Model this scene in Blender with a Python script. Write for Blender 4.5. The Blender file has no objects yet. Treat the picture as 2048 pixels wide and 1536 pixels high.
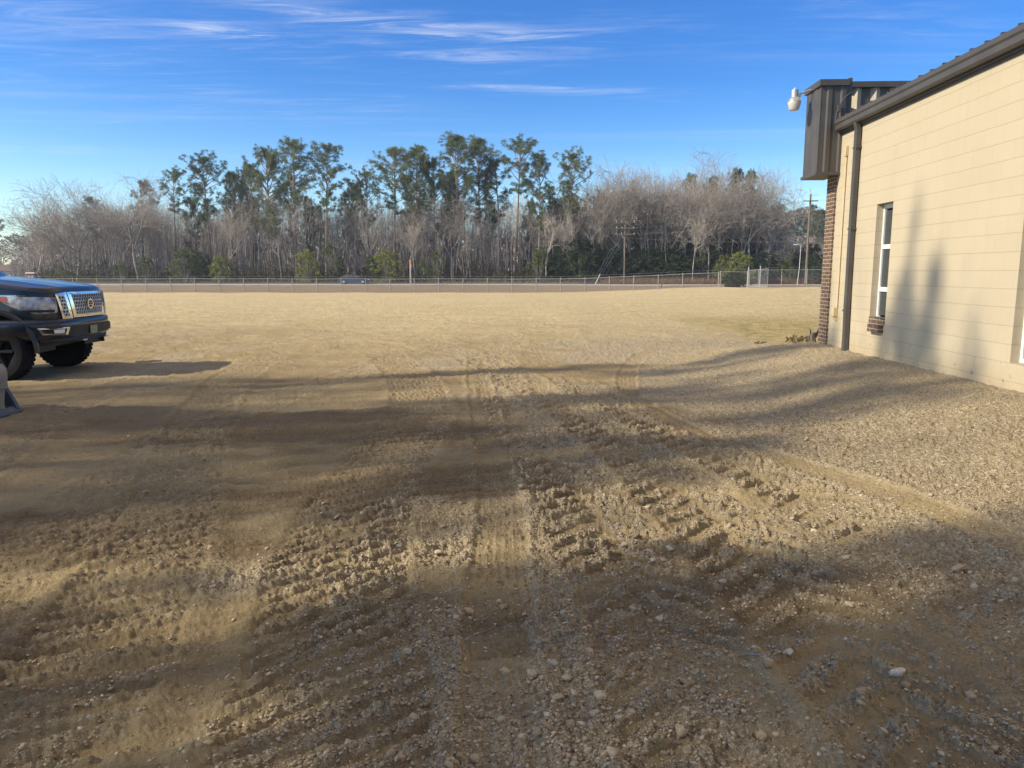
import bpy, bmesh, math, random
import numpy as np
from mathutils import Vector, Matrix
sc = bpy.context.scene
C = sc.collection
R = math.radians

# ------------------------------------------------------------------ camera, sky, sun, exposure
cam = bpy.data.cameras.new('camera'); camo = bpy.data.objects.new('camera', cam); C.objects.link(camo)
camo.location = (0, 0, 1.6); camo.rotation_euler = (R(90 - 8.46), 0, 0)
cam.sensor_width = 36; cam.lens = 36 * 1500 / 2048; cam.clip_end = 3000; cam.clip_start = 0.05
sc.camera = camo
SUN_EL, SUN_DIR = 33.0, (-0.963, -0.270)
sun = bpy.data.lights.new('sun', 'SUN'); sun.energy = 4.9; sun.angle = R(0.53); sun.color = (1.0, 0.88, 0.67)
suno = bpy.data.objects.new('sun', sun); C.objects.link(suno)
sd = Vector((SUN_DIR[0] * math.cos(R(SUN_EL)), SUN_DIR[1] * math.cos(R(SUN_EL)), math.sin(R(SUN_EL))))
suno.rotation_euler = sd.to_track_quat('Z', 'Y').to_euler(); suno.location = (-40, -12, 30)
sc.view_settings.view_transform = 'Standard'; sc.view_settings.look = 'None'
sc.view_settings.exposure = 0.45; sc.view_settings.gamma = 1.0

world = bpy.data.worlds.new('World'); sc.world = world; world.use_nodes = True
wn, wl = world.node_tree.nodes, world.node_tree.links
wn.clear()
def N(nt, typ, **kw):
    n = nt.nodes.new(typ)
    for k, v in kw.items():
        if k.startswith('i_'):
            n.inputs[k[2:].replace('_', ' ')].default_value = v
        elif k.startswith('n'):
            if k[1:].isdigit(): n.inputs[int(k[1:])].default_value = v
            else: setattr(n, k, v)
        else: setattr(n, k, v)
    return n
def math_n(nt, op, a, b=None, c=None, clamp=False):
    n = nt.nodes.new('ShaderNodeMath'); n.operation = op; n.use_clamp = clamp
    for i, v in enumerate((a, b, c)):
        if v is None: continue
        if isinstance(v, (int, float)): n.inputs[i].default_value = v
        else: nt.links.new(v, n.inputs[i])
    return n.outputs[0]
def build_world():
    nt = world.node_tree
    sky = nt.nodes.new('ShaderNodeTexSky'); sky.sky_type = 'NISHITA'; sky.sun_disc = False
    sky.sun_elevation = R(SUN_EL); sky.sun_rotation = math.atan2(SUN_DIR[0], SUN_DIR[1]) % (2 * math.pi)
    sky.altitude = 60; sky.air_density = 1.0; sky.dust_density = 0.5; sky.ozone_density = 2.0
    hs = nt.nodes.new('ShaderNodeHueSaturation'); hs.inputs['Saturation'].default_value = 1.22; hs.inputs['Hue'].default_value = 0.505
    nt.links.new(sky.outputs[0], hs.inputs['Color'])
    tint = nt.nodes.new('ShaderNodeMix'); tint.data_type = 'RGBA'; tint.blend_type = 'MULTIPLY'; tint.inputs[0].default_value = 1
    nt.links.new(hs.outputs[0], tint.inputs[6]); 
    te = nt.nodes.new('ShaderNodeMapRange'); te.interpolation_type = 'SMOOTHSTEP'; te.inputs[1].default_value = .0; te.inputs[2].default_value = .26
    tm_ = nt.nodes.new('ShaderNodeMix'); tm_.data_type = 'RGBA'; nt.links.new(te.outputs[0], tm_.inputs[0])
    tm_.inputs[6].default_value = (1.05, 1.2, 1.28, 1); tm_.inputs[7].default_value = (.35, .70, 1.06, 1); nt.links.new(tm_.outputs[2], tint.inputs[7])
    tc = nt.nodes.new('ShaderNodeTexCoord')
    sep = nt.nodes.new('ShaderNodeSeparateXYZ'); nt.links.new(tc.outputs['Generated'], sep.inputs[0]); nt.links.new(sep.outputs[2], te.inputs[0])
    zz = math_n(nt, 'MAXIMUM', sep.outputs[2], 0.02)
    X = math_n(nt, 'DIVIDE', sep.outputs[0], zz); Y = math_n(nt, 'DIVIDE', sep.outputs[1], zz)
    comb = nt.nodes.new('ShaderNodeCombineXYZ'); nt.links.new(X, comb.inputs[0]); nt.links.new(Y, comb.inputs[1])
    def noise(scale, sx, sy, rot, detail, rough, dist=0.0, off=0.0):
        mp = nt.nodes.new('ShaderNodeMapping'); mp.inputs['Scale'].default_value = (sx, sy, 1)
        mp.inputs['Rotation'].default_value = (0, 0, rot); mp.inputs['Location'].default_value = (off, off * .7, off)
        nt.links.new(comb.outputs[0], mp.inputs[0])
        nz = nt.nodes.new('ShaderNodeTexNoise'); nz.inputs['Scale'].default_value = scale
        nz.inputs['Detail'].default_value = detail; nz.inputs['Roughness'].default_value = rough
        nz.inputs['Distortion'].default_value = dist
        nt.links.new(mp.outputs[0], nz.inputs['Vector']); return nz.outputs[0]
    fine = noise(2.6, .5, 2.4, .20, 12, .72, .9)
    veil = noise(.5, .5, 1.4, .1, 6, .55, .3, 5.0)
    soft = noise(.9, .35, 2.0, .22, 7, .6, .6, 9.0)
    def ramp(v, lo, hi, mul):
        mr = nt.nodes.new('ShaderNodeMapRange'); mr.interpolation_type = 'SMOOTHSTEP'
        nt.links.new(v, mr.inputs[0]); mr.inputs[1].default_value = lo; mr.inputs[2].default_value = hi
        mr.inputs[3].default_value = 0; mr.inputs[4].default_value = mul; return mr.outputs[0]
    m = math_n(nt, 'MULTIPLY', ramp(fine, .46, .78, 1.0), ramp(veil, .40, .68, .22))
    m = math_n(nt, 'ADD', m, ramp(soft, .50, .80, .10))
    # individual wisps: azimuth / elevation centre, length, height, tilt, strength
    az = math_n(nt, 'ARCTAN2', sep.outputs[0], sep.outputs[1])
    el = math_n(nt, 'ARCSINE', sep.outputs[2])
    for (px, py, ln, ht, tilt, st) in WISPS:
        a0 = math.atan((px - 1024) / 1500 * .96); e0 = math.atan((768 - py) / 1500) - R(8.46)
        e0 = math.asin(math.sin(e0) * math.cos(a0) ** .5)
        da = math_n(nt, 'SUBTRACT', az, a0); de = math_n(nt, 'SUBTRACT', el, e0)
        u = math_n(nt, 'ADD', math_n(nt, 'MULTIPLY', da, math.cos(tilt)), math_n(nt, 'MULTIPLY', de, math.sin(tilt)))
        v = math_n(nt, 'SUBTRACT', math_n(nt, 'MULTIPLY', de, math.cos(tilt)), math_n(nt, 'MULTIPLY', da, math.sin(tilt)))
        v = math_n(nt, 'ADD', v, math_n(nt, 'MULTIPLY', math_n(nt, 'SUBTRACT', soft, .5), .035))
        u2 = math_n(nt, 'POWER', math_n(nt, 'ABSOLUTE', math_n(nt, 'DIVIDE', u, ln)), 2.2)
        v2 = math_n(nt, 'POWER', math_n(nt, 'ABSOLUTE', math_n(nt, 'DIVIDE', v, ht)), 1.6)
        g = math_n(nt, 'POWER', 2.718, math_n(nt, 'MULTIPLY', math_n(nt, 'ADD', u2, v2), -1.0))
        g = math_n(nt, 'MULTIPLY', g, ramp(fine, .40, .68, st * .48))
        m = math_n(nt, 'ADD', m, g)
    # unseen warm cloud sheet added high overhead to lift and warm the shade
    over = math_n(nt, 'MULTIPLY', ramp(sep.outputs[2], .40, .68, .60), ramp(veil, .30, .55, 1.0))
    m = math_n(nt, 'MINIMUM', m, .85)
    mix = nt.nodes.new('ShaderNodeMix'); mix.data_type = 'RGBA'
    nt.links.new(m, mix.inputs[0]); nt.links.new(tint.outputs[2], mix.inputs[6]); mix.inputs[7].default_value = CLOUD
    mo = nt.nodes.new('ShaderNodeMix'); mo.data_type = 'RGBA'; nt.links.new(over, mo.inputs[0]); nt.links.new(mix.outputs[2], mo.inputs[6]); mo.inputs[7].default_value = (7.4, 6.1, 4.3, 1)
    bg = nt.nodes.new('ShaderNodeBackground'); bg.inputs[1].default_value = SKY_STR
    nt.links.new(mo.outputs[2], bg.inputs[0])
    out = nt.nodes.new('ShaderNodeOutputWorld'); nt.links.new(bg.outputs[0], out.inputs[0])
HAZE = 0.0004
SKY_STR = 0.13
CLOUD = (6.6, 6.5, 6.6, 1)
WISPS = [(800, 55, .17, .012, -.07, .9), (560, 25, .13, .008, -.05, .35), (480, 80, .075, .010, -.10, .95),
         (1000, 75, .12, .006, .0, .4), (960, 115, .08, .006, -.03, .3), (1150, 185, .12, .007, -.07, .5),
         (1000, 180, .1, .006, -.06, .4), (120, 60, .14, .03, -.05, .35), (1750, 60, .12, .02, -.3, .18)]
build_world()

# ------------------------------------------------------------------ generic helpers
def tag(o, label=None, cat=None, group=None, kind=None):
    if label: o['label'] = label
    if cat: o['category'] = cat
    if group: o['group'] = group
    if kind: o['kind'] = kind
    return o
def empty(name, loc=(0, 0, 0), rz=0, label=None, cat=None, group=None):
    o = bpy.data.objects.new(name, None); C.objects.link(o); o.location = loc; o.rotation_euler = (0, 0, rz)
    o.empty_display_size = .3
    return tag(o, label, cat, group)
def mesh_np(name, V, Fs, smooth=False):
    """V (n,3); Fs list of (m,k) index arrays"""
    me = bpy.data.meshes.new(name); V = np.asarray(V, dtype=np.float32)
    Fs = [np.asarray(f, dtype=np.int32) for f in Fs if len(f)]
    me.vertices.add(len(V)); me.vertices.foreach_set('co', V.ravel())
    loops = np.concatenate([f.ravel() for f in Fs]); tot = np.concatenate([np.full(len(f), f.shape[1], dtype=np.int32) for f in Fs])
    st = np.concatenate([[0], np.cumsum(tot)[:-1]]).astype(np.int32)
    me.loops.add(len(loops)); me.loops.foreach_set('vertex_index', loops)
    me.polygons.add(len(tot)); me.polygons.foreach_set('loop_start', st); me.polygons.foreach_set('loop_total', tot)
    if smooth: me.polygons.foreach_set('use_smooth', np.ones(len(tot), dtype=bool))
    me.update(calc_edges=True); me.validate(); return me
def obj(name, me, mat, parent=None, loc=None):
    o = bpy.data.objects.new(name, me); C.objects.link(o)
    if mat is not None:
        me.materials.clear(); me.materials.append(mat)
    if parent: o.parent = parent
    if loc: o.location = loc
    return o
def dup(root, loc=None, rz=None, scale=None, label=None):
    r = root.copy(); C.objects.link(r)
    if loc is not None: r.location = loc
    if rz is not None: r.rotation_euler = (0, 0, rz)
    if scale is not None: r.scale = scale
    if label: r['label'] = label
    for ch in root.children:
        c = ch.copy(); C.objects.link(c); c.parent = r
        for g in ch.children:
            d = g.copy(); C.objects.link(d); d.parent = c
    return r
class MB:
    def __init__(s): s.v = []; s.f = []
    def add(s, V, F):
        b = len(s.v); s.v += [tuple(v) for v in V]; s.f += [tuple(i + b for i in f) for f in F]; return s
    def box(s, x0, x1, y0, y1, z0, z1):
        V = [(x, y, z) for z in (z0, z1) for y in (y0, y1) for x in (x0, x1)]
        return s.add(V, [(0, 2, 3, 1), (4, 5, 7, 6), (0, 1, 5, 4), (2, 6, 7, 3), (0, 4, 6, 2), (1, 3, 7, 5)])
    def tube(s, pts, r, n=8, cap=True):
        pts = [Vector(p) for p in pts]; rs = r if isinstance(r, (list, tuple)) else [r] * len(pts)
        V = []; F = []; up = None
        for i, p in enumerate(pts):
            d = (pts[min(i + 1, len(pts) - 1)] - pts[max(i - 1, 0)]).normalized()
            if up is None: up = d.orthogonal().normalized()
            a = (up - d * up.dot(d)).normalized(); b = d.cross(a); up = a
            for k in range(n):
                t = 2 * math.pi * k / n; V.append(p + (a * math.cos(t) + b * math.sin(t)) * rs[i])
        for i in range(len(pts) - 1):
            for k in range(n):
                F.append((i * n + k, i * n + (k + 1) % n, (i + 1) * n + (k + 1) % n, (i + 1) * n + k))
        if cap: F.append(tuple(range(n - 1, -1, -1))); F.append(tuple(range((len(pts) - 1) * n, len(pts) * n)))
        return s.add(V, F)
    def lathe(s, prof, n=24, axis='z', o=(0, 0, 0)):
        V = []; F = []; m = len(prof)
        for k in range(n):
            t = 2 * math.pi * k / n; c, q = math.cos(t), math.sin(t)
            for (r, h) in prof:
                p = (r * c, r * q, h) if axis == 'z' else ((r * c, h, r * q) if axis == 'y' else (h, r * c, r * q))
                V.append((p[0] + o[0], p[1] + o[1], p[2] + o[2]))
        for k in range(n):
            k2 = (k + 1) % n
            for j in range(m - 1): F.append((k * m + j, k2 * m + j, k2 * m + j + 1, k * m + j + 1))
        return s.add(V, F)
    def prism(s, poly, a, b, plane='xz'):
        n = len(poly)
        def P(u, v, w): return (u, w, v) if plane == 'xz' else ((u, v, w) if plane == 'xy' else (w, u, v))
        V = [P(u, v, a) for u, v in poly] + [P(u, v, b) for u, v in poly]
        F = [tuple(range(n)), tuple(range(2 * n - 1, n - 1, -1))] + [(i, i + n, (i + 1) % n + n, (i + 1) % n) for i in range(n)]
        return s.add(V, F)
    def build(s, name, mat, parent=None, smooth=False, bevel=0, sharp=35):
        me = bpy.data.meshes.new(name); me.from_pydata(s.v, [], s.f); me.update()
        bm = bmesh.new(); bm.from_mesh(me); bmesh.ops.recalc_face_normals(bm, faces=bm.faces)
        if bevel:
            es = [e for e in bm.edges if len(e.link_faces) == 2 and e.calc_face_angle(0) > R(30)]
            if es: bmesh.ops.bevel(bm, geom=es, offset=bevel, segments=2, affect='EDGES', profile=.5, clamp_overlap=True)
        bm.to_mesh(me); bm.free()
        if smooth:
            me.polygons.foreach_set('use_smooth', np.ones(len(me.polygons), dtype=bool))
            me.set_sharp_from_angle(angle=R(sharp))
        return obj(name, me, mat, parent)

# vectorised value noise
def _h(ix, iy, seed):
    h = (ix * 374761393 + iy * 668265263 + seed * 974634777) & 0xffffffff
    h = ((h ^ (h >> 13)) * 1274126177) & 0xffffffff
    return ((h ^ (h >> 16)) & 0xffff) / 65535.0
def vn(x, y, seed=0):
    xi = np.floor(x).astype(np.int64); yi = np.floor(y).astype(np.int64); fx = x - xi; fy = y - yi
    fx = fx * fx * (3 - 2 * fx); fy = fy * fy * (3 - 2 * fy)
    a = _h(xi, yi, seed); b = _h(xi + 1, yi, seed); c = _h(xi, yi + 1, seed); d = _h(xi + 1, yi + 1, seed)
    return (a + (b - a) * fx) * (1 - fy) + (c + (d - c) * fx) * fy
def fbm(x, y, seed=0, o=4, g=.5):
    s = 0; a = 1; t = 0
    for i in range(o):
        s = s + a * vn(x * 2 ** i + i * 17.3, y * 2 ** i - i * 9.1, seed + i); t += a; a *= g
    return s / t
def pebbles(x, y, cell, seed):
    X = x / cell; Y = y / cell; xi = np.floor(X).astype(np.int64); yi = np.floor(Y).astype(np.int64); best = np.zeros_like(x)
    for i in (-1, 0, 1):
        for j in (-1, 0, 1):
            a, b = xi + i, yi + j; k = _h(a, b, seed + 900); R_ = .20 + .45 * _h(a, b, seed + 901) ** 2
            dx = X - (a + .15 + .7 * _h(a, b, seed + 902)); dy = Y - (b + .15 + .7 * _h(a, b, seed + 903))
            c = .6 + .8 * _h(a, b, seed + 904); d2 = (dx * dx * c + dy * dy / c) / (R_ * R_)
            best = np.maximum(best, np.where(k < .72, R_ * np.sqrt(np.clip(1 - d2, 0, 1)), 0))
    return best * cell * .75
def ss(a, b, x):
    t = np.clip((x - a) / (b - a), 0, 1); return t * t * (3 - 2 * t)

# ------------------------------------------------------------------ materials
def mat(name, base=(.5, .5, .5), rough=.7, metal=0.0, spec=.5, noise=None, bump=None, coat=0, alpha=None, emit=None):
    """noise: (scale, amount) multiplies colour; bump: (scale, strength, distance)"""
    m = bpy.data.materials.new(name); m.use_nodes = True; nt = m.node_tree; b = nt.nodes['Principled BSDF']
    b.inputs['Base Color'].default_value = (*base, 1); b.inputs['Roughness'].default_value = rough
    b.inputs['Metallic'].default_value = metal; b.inputs['Specular IOR Level'].default_value = spec
    b.inputs['Coat Weight'].default_value = coat; b.inputs['Coat Roughness'].default_value = .06
    tc = nt.nodes.new('ShaderNodeTexCoord')
    if noise:
        nz = nt.nodes.new('ShaderNodeTexNoise'); nz.inputs['Scale'].default_value = noise[0]; nz.inputs['Detail'].default_value = 5
        nt.links.new(tc.outputs['Object'], nz.inputs[0])
        mr = nt.nodes.new('ShaderNodeMapRange'); nt.links.new(nz.outputs[0], mr.inputs[0])
        mr.inputs[1].default_value = .3; mr.inputs[2].default_value = .7
        mr.inputs[3].default_value = 1 - noise[1]; mr.inputs[4].default_value = 1 + noise[1]
        mx = nt.nodes.new('ShaderNodeVectorMath'); mx.operation = 'SCALE'; mx.inputs[0].default_value = base
        nt.links.new(mr.outputs[0], mx.inputs['Scale']); nt.links.new(mx.outputs[0], b.inputs['Base Color'])
    if bump:
        nz = nt.nodes.new('ShaderNodeTexNoise'); nz.inputs['Scale'].default_value = bump[0]; nz.inputs['Detail'].default_value = 4
        nt.links.new(tc.outputs['Object'], nz.inputs[0])
        bp = nt.nodes.new('ShaderNodeBump'); bp.inputs['Strength'].default_value = bump[1]; bp.inputs['Distance'].default_value = bump[2]
        nt.links.new(nz.outputs[0], bp.inputs['Height']); nt.links.new(bp.outputs[0], b.inputs['Normal'])
    return m

def ground_material():
    m = bpy.data.materials.new('dirt_and_gravel'); m.use_nodes = True; nt = m.node_tree; L = nt.links.new
    b = nt.nodes['Principled BSDF']; b.inputs['Specular IOR Level'].default_value = .15; b.inputs['Roughness'].default_value = .95
    tc = nt.nodes.new('ShaderNodeTexCoord')
    def att(n):
        a = nt.nodes.new('ShaderNodeAttribute'); a.attribute_name = n; return a.outputs['Fac']
    def noise(scale, det=4, rough=.6, vec=None):
        nz = nt.nodes.new('ShaderNodeTexNoise'); nz.inputs['Scale'].default_value = scale; nz.inputs['Detail'].default_value = det
        nz.inputs['Roughness'].default_value = rough; L(vec or tc.outputs['Object'], nz.inputs[0]); return nz.outputs[0]
    def vor(scale, feat='F1'):
        v = nt.nodes.new('ShaderNodeTexVoronoi'); v.inputs['Scale'].default_value = scale; v.feature = feat
        L(tc.outputs['Object'], v.inputs['Vector']); return v
    def mixc(f, a, bb):
        x = nt.nodes.new('ShaderNodeMix'); x.data_type = 'RGBA'
        for i, v in ((0, f), (6, a), (7, bb)):
            if isinstance(v, (tuple, float)): x.inputs[i].default_value = v if isinstance(v, float) else (*v, 1)
            else: L(v, x.inputs[i])
        return x.outputs[2]
    def mr(v, lo, hi, a=0., c=1.):
        n = nt.nodes.new('ShaderNodeMapRange'); L(v, n.inputs[0]); n.inputs[1].default_value = lo; n.inputs[2].default_value = hi
        n.inputs[3].default_value = a; n.inputs[4].default_value = c; return n.outputs[0]
    gr, ton, far, gs = att('gravel'), att('tone'), att('farfield'), att('grass')
    n1 = noise(9, 6, .65); n2 = noise(1.3, 5); n3 = noise(60, 3)
    dirt = mixc(mr(n2, .3, .7), (.25, .188, .098), (.36, .278, .146))
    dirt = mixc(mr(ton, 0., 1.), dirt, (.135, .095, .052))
    dirt = mixc(mr(n3, .35, .65, 0., .28), dirt, (.42, .335, .20))
    vs = vor(75.); v2 = vor(170.)
    stone = mixc(mr(vs.outputs['Color'], 0., 1.), (.16, .122, .075), (.66, .56, .375))
    stone = mixc(mr(v2.outputs['Color'], 0.2, 1., 0., .6), stone, (.30, .235, .165))
    gm = math_n(nt, 'MULTIPLY', gr, mr(n1, .30, .55, .35, 1.), clamp=True)
    col = mixc(gm, dirt, stone)
    # far field: pale straw coloured dry ground
    mp = nt.nodes.new('ShaderNodeMapping'); mp.inputs['Scale'].default_value = (.25, 1.6, 1); mp.inputs['Rotation'].default_value = (0, 0, .05)
    L(tc.outputs['Object'], mp.inputs[0])
    ns = noise(1.1, 8, .7, mp.outputs[0]); nf = noise(5., 8, .8)
    fc = mixc(mr(ns, .35, .65), (.43, .33, .17), (.60, .485, .27))
    fc = mixc(mr(nf, .44, .60, 0., .65), fc, (.70, .58, .36))
    fc = mixc(mr(noise(11., 6, .8), .52, .66, 0., .45), fc, (.25, .18, .10))
    col = mixc(far, col, fc)
    gcol = mixc(mr(noise(14, 5, .7), .35, .65), (.33, .26, .12), (.55, .43, .22))
    gcol = mixc(mr(noise(2.2, 4), .45, .65), gcol, (.27, .235, .09))
    col = mixc(gs, col, gcol)
    vg = att('verge')
    vcol = mixc(mr(noise(.6, 6, .7, mp.outputs[0]), .35, .65), (.19, .14, .085), (.30, .225, .14))
    col = mixc(vg, col, vcol)
    L(col, b.inputs['Base Color'])
    # relief: pebbles where the gravel is, crumbs elsewhere
    inv = math_n(nt, 'SUBTRACT', .6, vs.outputs['Distance'])
    inv2 = math_n(nt, 'SUBTRACT', .6, v2.outputs['Distance'])
    vb = vor(32.); inv3 = math_n(nt, 'SUBTRACT', .6, vb.outputs['Distance'])
    h = math_n(nt, 'MULTIPLY', math_n(nt, 'MAXIMUM', inv, math_n(nt, 'MULTIPLY', inv3, 1.15)), .013)
    h = math_n(nt, 'ADD', h, math_n(nt, 'MULTIPLY', inv2, .004))
    h = math_n(nt, 'MULTIPLY', h, math_n(nt, 'ADD', math_n(nt, 'MULTIPLY', gm, 1.0), .30))
    h = math_n(nt, 'ADD', h, math_n(nt, 'MULTIPLY', noise(28, 8, .75), .026))
    h = math_n(nt, 'ADD', h, math_n(nt, 'MULTIPLY', math_n(nt, 'MULTIPLY', noise(7., 8, .75), far), .10))
    bp = nt.nodes.new('ShaderNodeBump'); bp.inputs['Strength'].default_value = 1.0; bp.inputs['Distance'].default_value = 1.0
    L(h, bp.inputs['Height']); L(bp.outputs[0], b.inputs['Normal'])
    return m

def wall_material():
    """cream paint over concrete block, laid in object space x (along) / z (up)"""
    m = bpy.data.materials.new('painted_block'); m.use_nodes = True; nt = m.node_tree; L = nt.links.new
    b = nt.nodes['Principled BSDF']; b.inputs['Roughness'].default_value = .75; b.inputs['Specular IOR Level'].default_value = .25
    tc = nt.nodes.new('ShaderNodeTexCoord'); sp = nt.nodes.new('ShaderNodeSeparateXYZ'); L(tc.outputs['Object'], sp.inputs[0])
    cb = nt.nodes.new('ShaderNodeCombineXYZ'); L(math_n(nt, 'ADD', sp.outputs[1], math_n(nt, 'MULTIPLY', sp.outputs[0], 1.)), cb.inputs[0])
    nw = nt.nodes.new('ShaderNodeTexNoise'); nw.inputs['Scale'].default_value = 2.5; L(tc.outputs['Object'], nw.inputs[0])
    L(math_n(nt, 'ADD', math_n(nt, 'ADD', sp.outputs[2], -.0015), math_n(nt, 'MULTIPLY', nw.outputs[0], .008)), cb.inputs[1])
    def brick(ms, sm):
        t = nt.nodes.new('ShaderNodeTexBrick'); L(cb.outputs[0], t.inputs['Vector'])
        t.inputs['Scale'].default_value = 1; t.inputs['Brick Width'].default_value = .406; t.inputs['Row Height'].default_value = .2032
        t.inputs['Mortar Size'].default_value = ms; t.inputs['Mortar Smooth'].default_value = sm
        t.offset = .5; t.inputs['Color1'].default_value = (1, 1, 1, 1); t.inputs['Color2'].default_value = (.975, .975, .975, 1)
        t.inputs['Mortar'].default_value = (.88, .875, .86, 1); return t
    t = brick(.0035, .6)
    nz = nt.nodes.new('ShaderNodeTexNoise'); nz.inputs['Scale'].default_value = 1.2; nz.inputs['Detail'].default_value = 6; L(tc.outputs['Object'], nz.inputs[0])
    mp = nt.nodes.new('ShaderNodeMapping'); mp.inputs['Scale'].default_value = (6, 6, .5); L(tc.outputs['Object'], mp.inputs[0])
    st = nt.nodes.new('ShaderNodeTexNoise'); st.inputs['Scale'].default_value = 1; st.inputs['Detail'].default_value = 5; L(mp.outputs[0], st.inputs[0])
    c = nt.nodes.new('ShaderNodeMix'); c.data_type = 'RGBA'; L(nz.outputs[0], c.inputs[0])
    c.inputs[6].default_value = (.42, .36, .255, 1); c.inputs[7].default_value = (.475, .41, .30, 1)
    mu = nt.nodes.new('ShaderNodeMix'); mu.data_type = 'RGBA'; mu.blend_type = 'MULTIPLY'; mu.inputs[0].default_value = 1
    L(c.outputs[2], mu.inputs[6])
    crs = math_n(nt, 'FRACT', math_n(nt, 'DIVIDE', math_n(nt, 'ADD', sp.outputs[2], math_n(nt, 'MULTIPLY', nw.outputs[0], .008)), .2032))
    bed = math_n(nt, 'GREATER_THAN', math_n(nt, 'ABSOLUTE', math_n(nt, 'SUBTRACT', crs, .5)), .479)
    jc = nt.nodes.new('ShaderNodeMix'); jc.data_type = 'RGBA'; L(math_n(nt, 'MULTIPLY', bed, .42), jc.inputs[0]); L(t.outputs['Color'], jc.inputs[6]); jc.inputs[7].default_value = (.80, .77, .72, 1)
    L(jc.outputs[2], mu.inputs[7])
    # splashed dirt towards the foot of the wall (stain with its own ragged shape) and scuffs
    n4 = nt.nodes.new('ShaderNodeTexNoise'); n4.inputs['Scale'].default_value = 7; n4.inputs['Detail'].default_value = 8; n4.inputs['Roughness'].default_value = .7; L(tc.outputs['Object'], n4.inputs[0])
    r1 = nt.nodes.new('ShaderNodeMapRange'); L(math_n(nt, 'ADD', sp.outputs[2], math_n(nt, 'MULTIPLY', n4.outputs[0], -.5)), r1.inputs[0])
    r1.inputs[1].default_value = .42; r1.inputs[2].default_value = .0; r1.inputs[3].default_value = 0; r1.inputs[4].default_value = .45
    d = nt.nodes.new('ShaderNodeMix'); d.data_type = 'RGBA'; L(r1.outputs[0], d.inputs[0]); L(mu.outputs[2], d.inputs[6]); d.inputs[7].default_value = (.36, .27, .15, 1)
    n5 = nt.nodes.new('ShaderNodeTexNoise'); n5.inputs['Scale'].default_value = 16; n5.inputs['Detail'].default_value = 3; L(tc.outputs['Object'], n5.inputs[0])
    zf = nt.nodes.new('ShaderNodeMapRange'); L(sp.outputs[2], zf.inputs[0]); zf.inputs[1].default_value = 1.0; zf.inputs[2].default_value = .3
    r2 = math_n(nt, 'MULTIPLY', math_n(nt, 'GREATER_THAN', n5.outputs[0], .67), zf.outputs[0], clamp=True)
    e = nt.nodes.new('ShaderNodeMix'); e.data_type = 'RGBA'; L(math_n(nt, 'MULTIPLY', r2, .7), e.inputs[0]); L(d.outputs[2], e.inputs[6]); e.inputs[7].default_value = (.2, .13, .08, 1)
    sr = nt.nodes.new('ShaderNodeMapRange'); L(st.outputs[0], sr.inputs[0]); sr.inputs[1].default_value = .55; sr.inputs[2].default_value = .8; sr.inputs[4].default_value = .16
    g = nt.nodes.new('ShaderNodeMix'); g.data_type = 'RGBA'; L(sr.outputs[0], g.inputs[0]); L(e.outputs[2], g.inputs[6]); g.inputs[7].default_value = (.34, .27, .17, 1)
    L(g.outputs[2], b.inputs['Base Color'])
    n6 = nt.nodes.new('ShaderNodeTexNoise'); n6.inputs['Scale'].default_value = 60; n6.inputs['Detail'].default_value = 5; L(tc.outputs['Object'], n6.inputs[0])
    hh = math_n(nt, 'ADD', math_n(nt, 'ADD', math_n(nt, 'MULTIPLY', t.outputs['Fac'], -.0010), math_n(nt, 'MULTIPLY', bed, -.003)), math_n(nt, 'MULTIPLY', n6.outputs[0], .0022))
    bp = nt.nodes.new('ShaderNodeBump'); bp.inputs['Distance'].default_value = 1; L(hh, bp.inputs['Height']); L(bp.outputs[0], b.inputs['Normal'])
    return m
def brick_material():
    m = bpy.data.materials.new('brown_brick'); m.use_nodes = True; nt = m.node_tree; L = nt.links.new
    b = nt.nodes['Principled BSDF']; b.inputs['Roughness'].default_value = .85
    tc = nt.nodes.new('ShaderNodeTexCoord'); sp = nt.nodes.new('ShaderNodeSeparateXYZ'); L(tc.outputs['Object'], sp.inputs[0])
    cb = nt.nodes.new('ShaderNodeCombineXYZ'); L(math_n(nt, 'ADD', sp.outputs[1], sp.outputs[0]), cb.inputs[0]); L(sp.outputs[2], cb.inputs[1])
    t = nt.nodes.new('ShaderNodeTexBrick'); L(cb.outputs[0], t.inputs['Vector']); t.inputs['Scale'].default_value = 1
    t.inputs['Brick Width'].default_value = .205; t.inputs['Row Height'].default_value = .0677; t.inputs['Mortar Size'].default_value = .006
    t.inputs['Mortar Smooth'].default_value = .2; t.inputs['Bias'].default_value = -.1
    t.inputs['Color1'].default_value = (.135, .085, .058, 1); t.inputs['Color2'].default_value = (.075, .050, .038, 1); t.inputs['Mortar'].default_value = (.44, .34, .24, 1)
    nz = nt.nodes.new('ShaderNodeTexNoise'); nz.inputs['Scale'].default_value = 30; L(tc.outputs['Object'], nz.inputs[0])
    mu = nt.nodes.new('ShaderNodeMix'); mu.data_type = 'RGBA'; mu.inputs[0].default_value = .25; L(t.outputs[0], mu.inputs[6])
    L(nz.outputs[1], mu.inputs[7]); mu.blend_type = 'SOFT_LIGHT'; L(mu.outputs[2], b.inputs['Base Color'])
    bp = nt.nodes.new('ShaderNodeBump'); bp.inputs['Distance'].default_value = .006; bp.invert = True; L(t.outputs['Fac'], bp.inputs['Height']); L(bp.outputs[0], b.inputs['Normal'])
    return m
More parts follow.
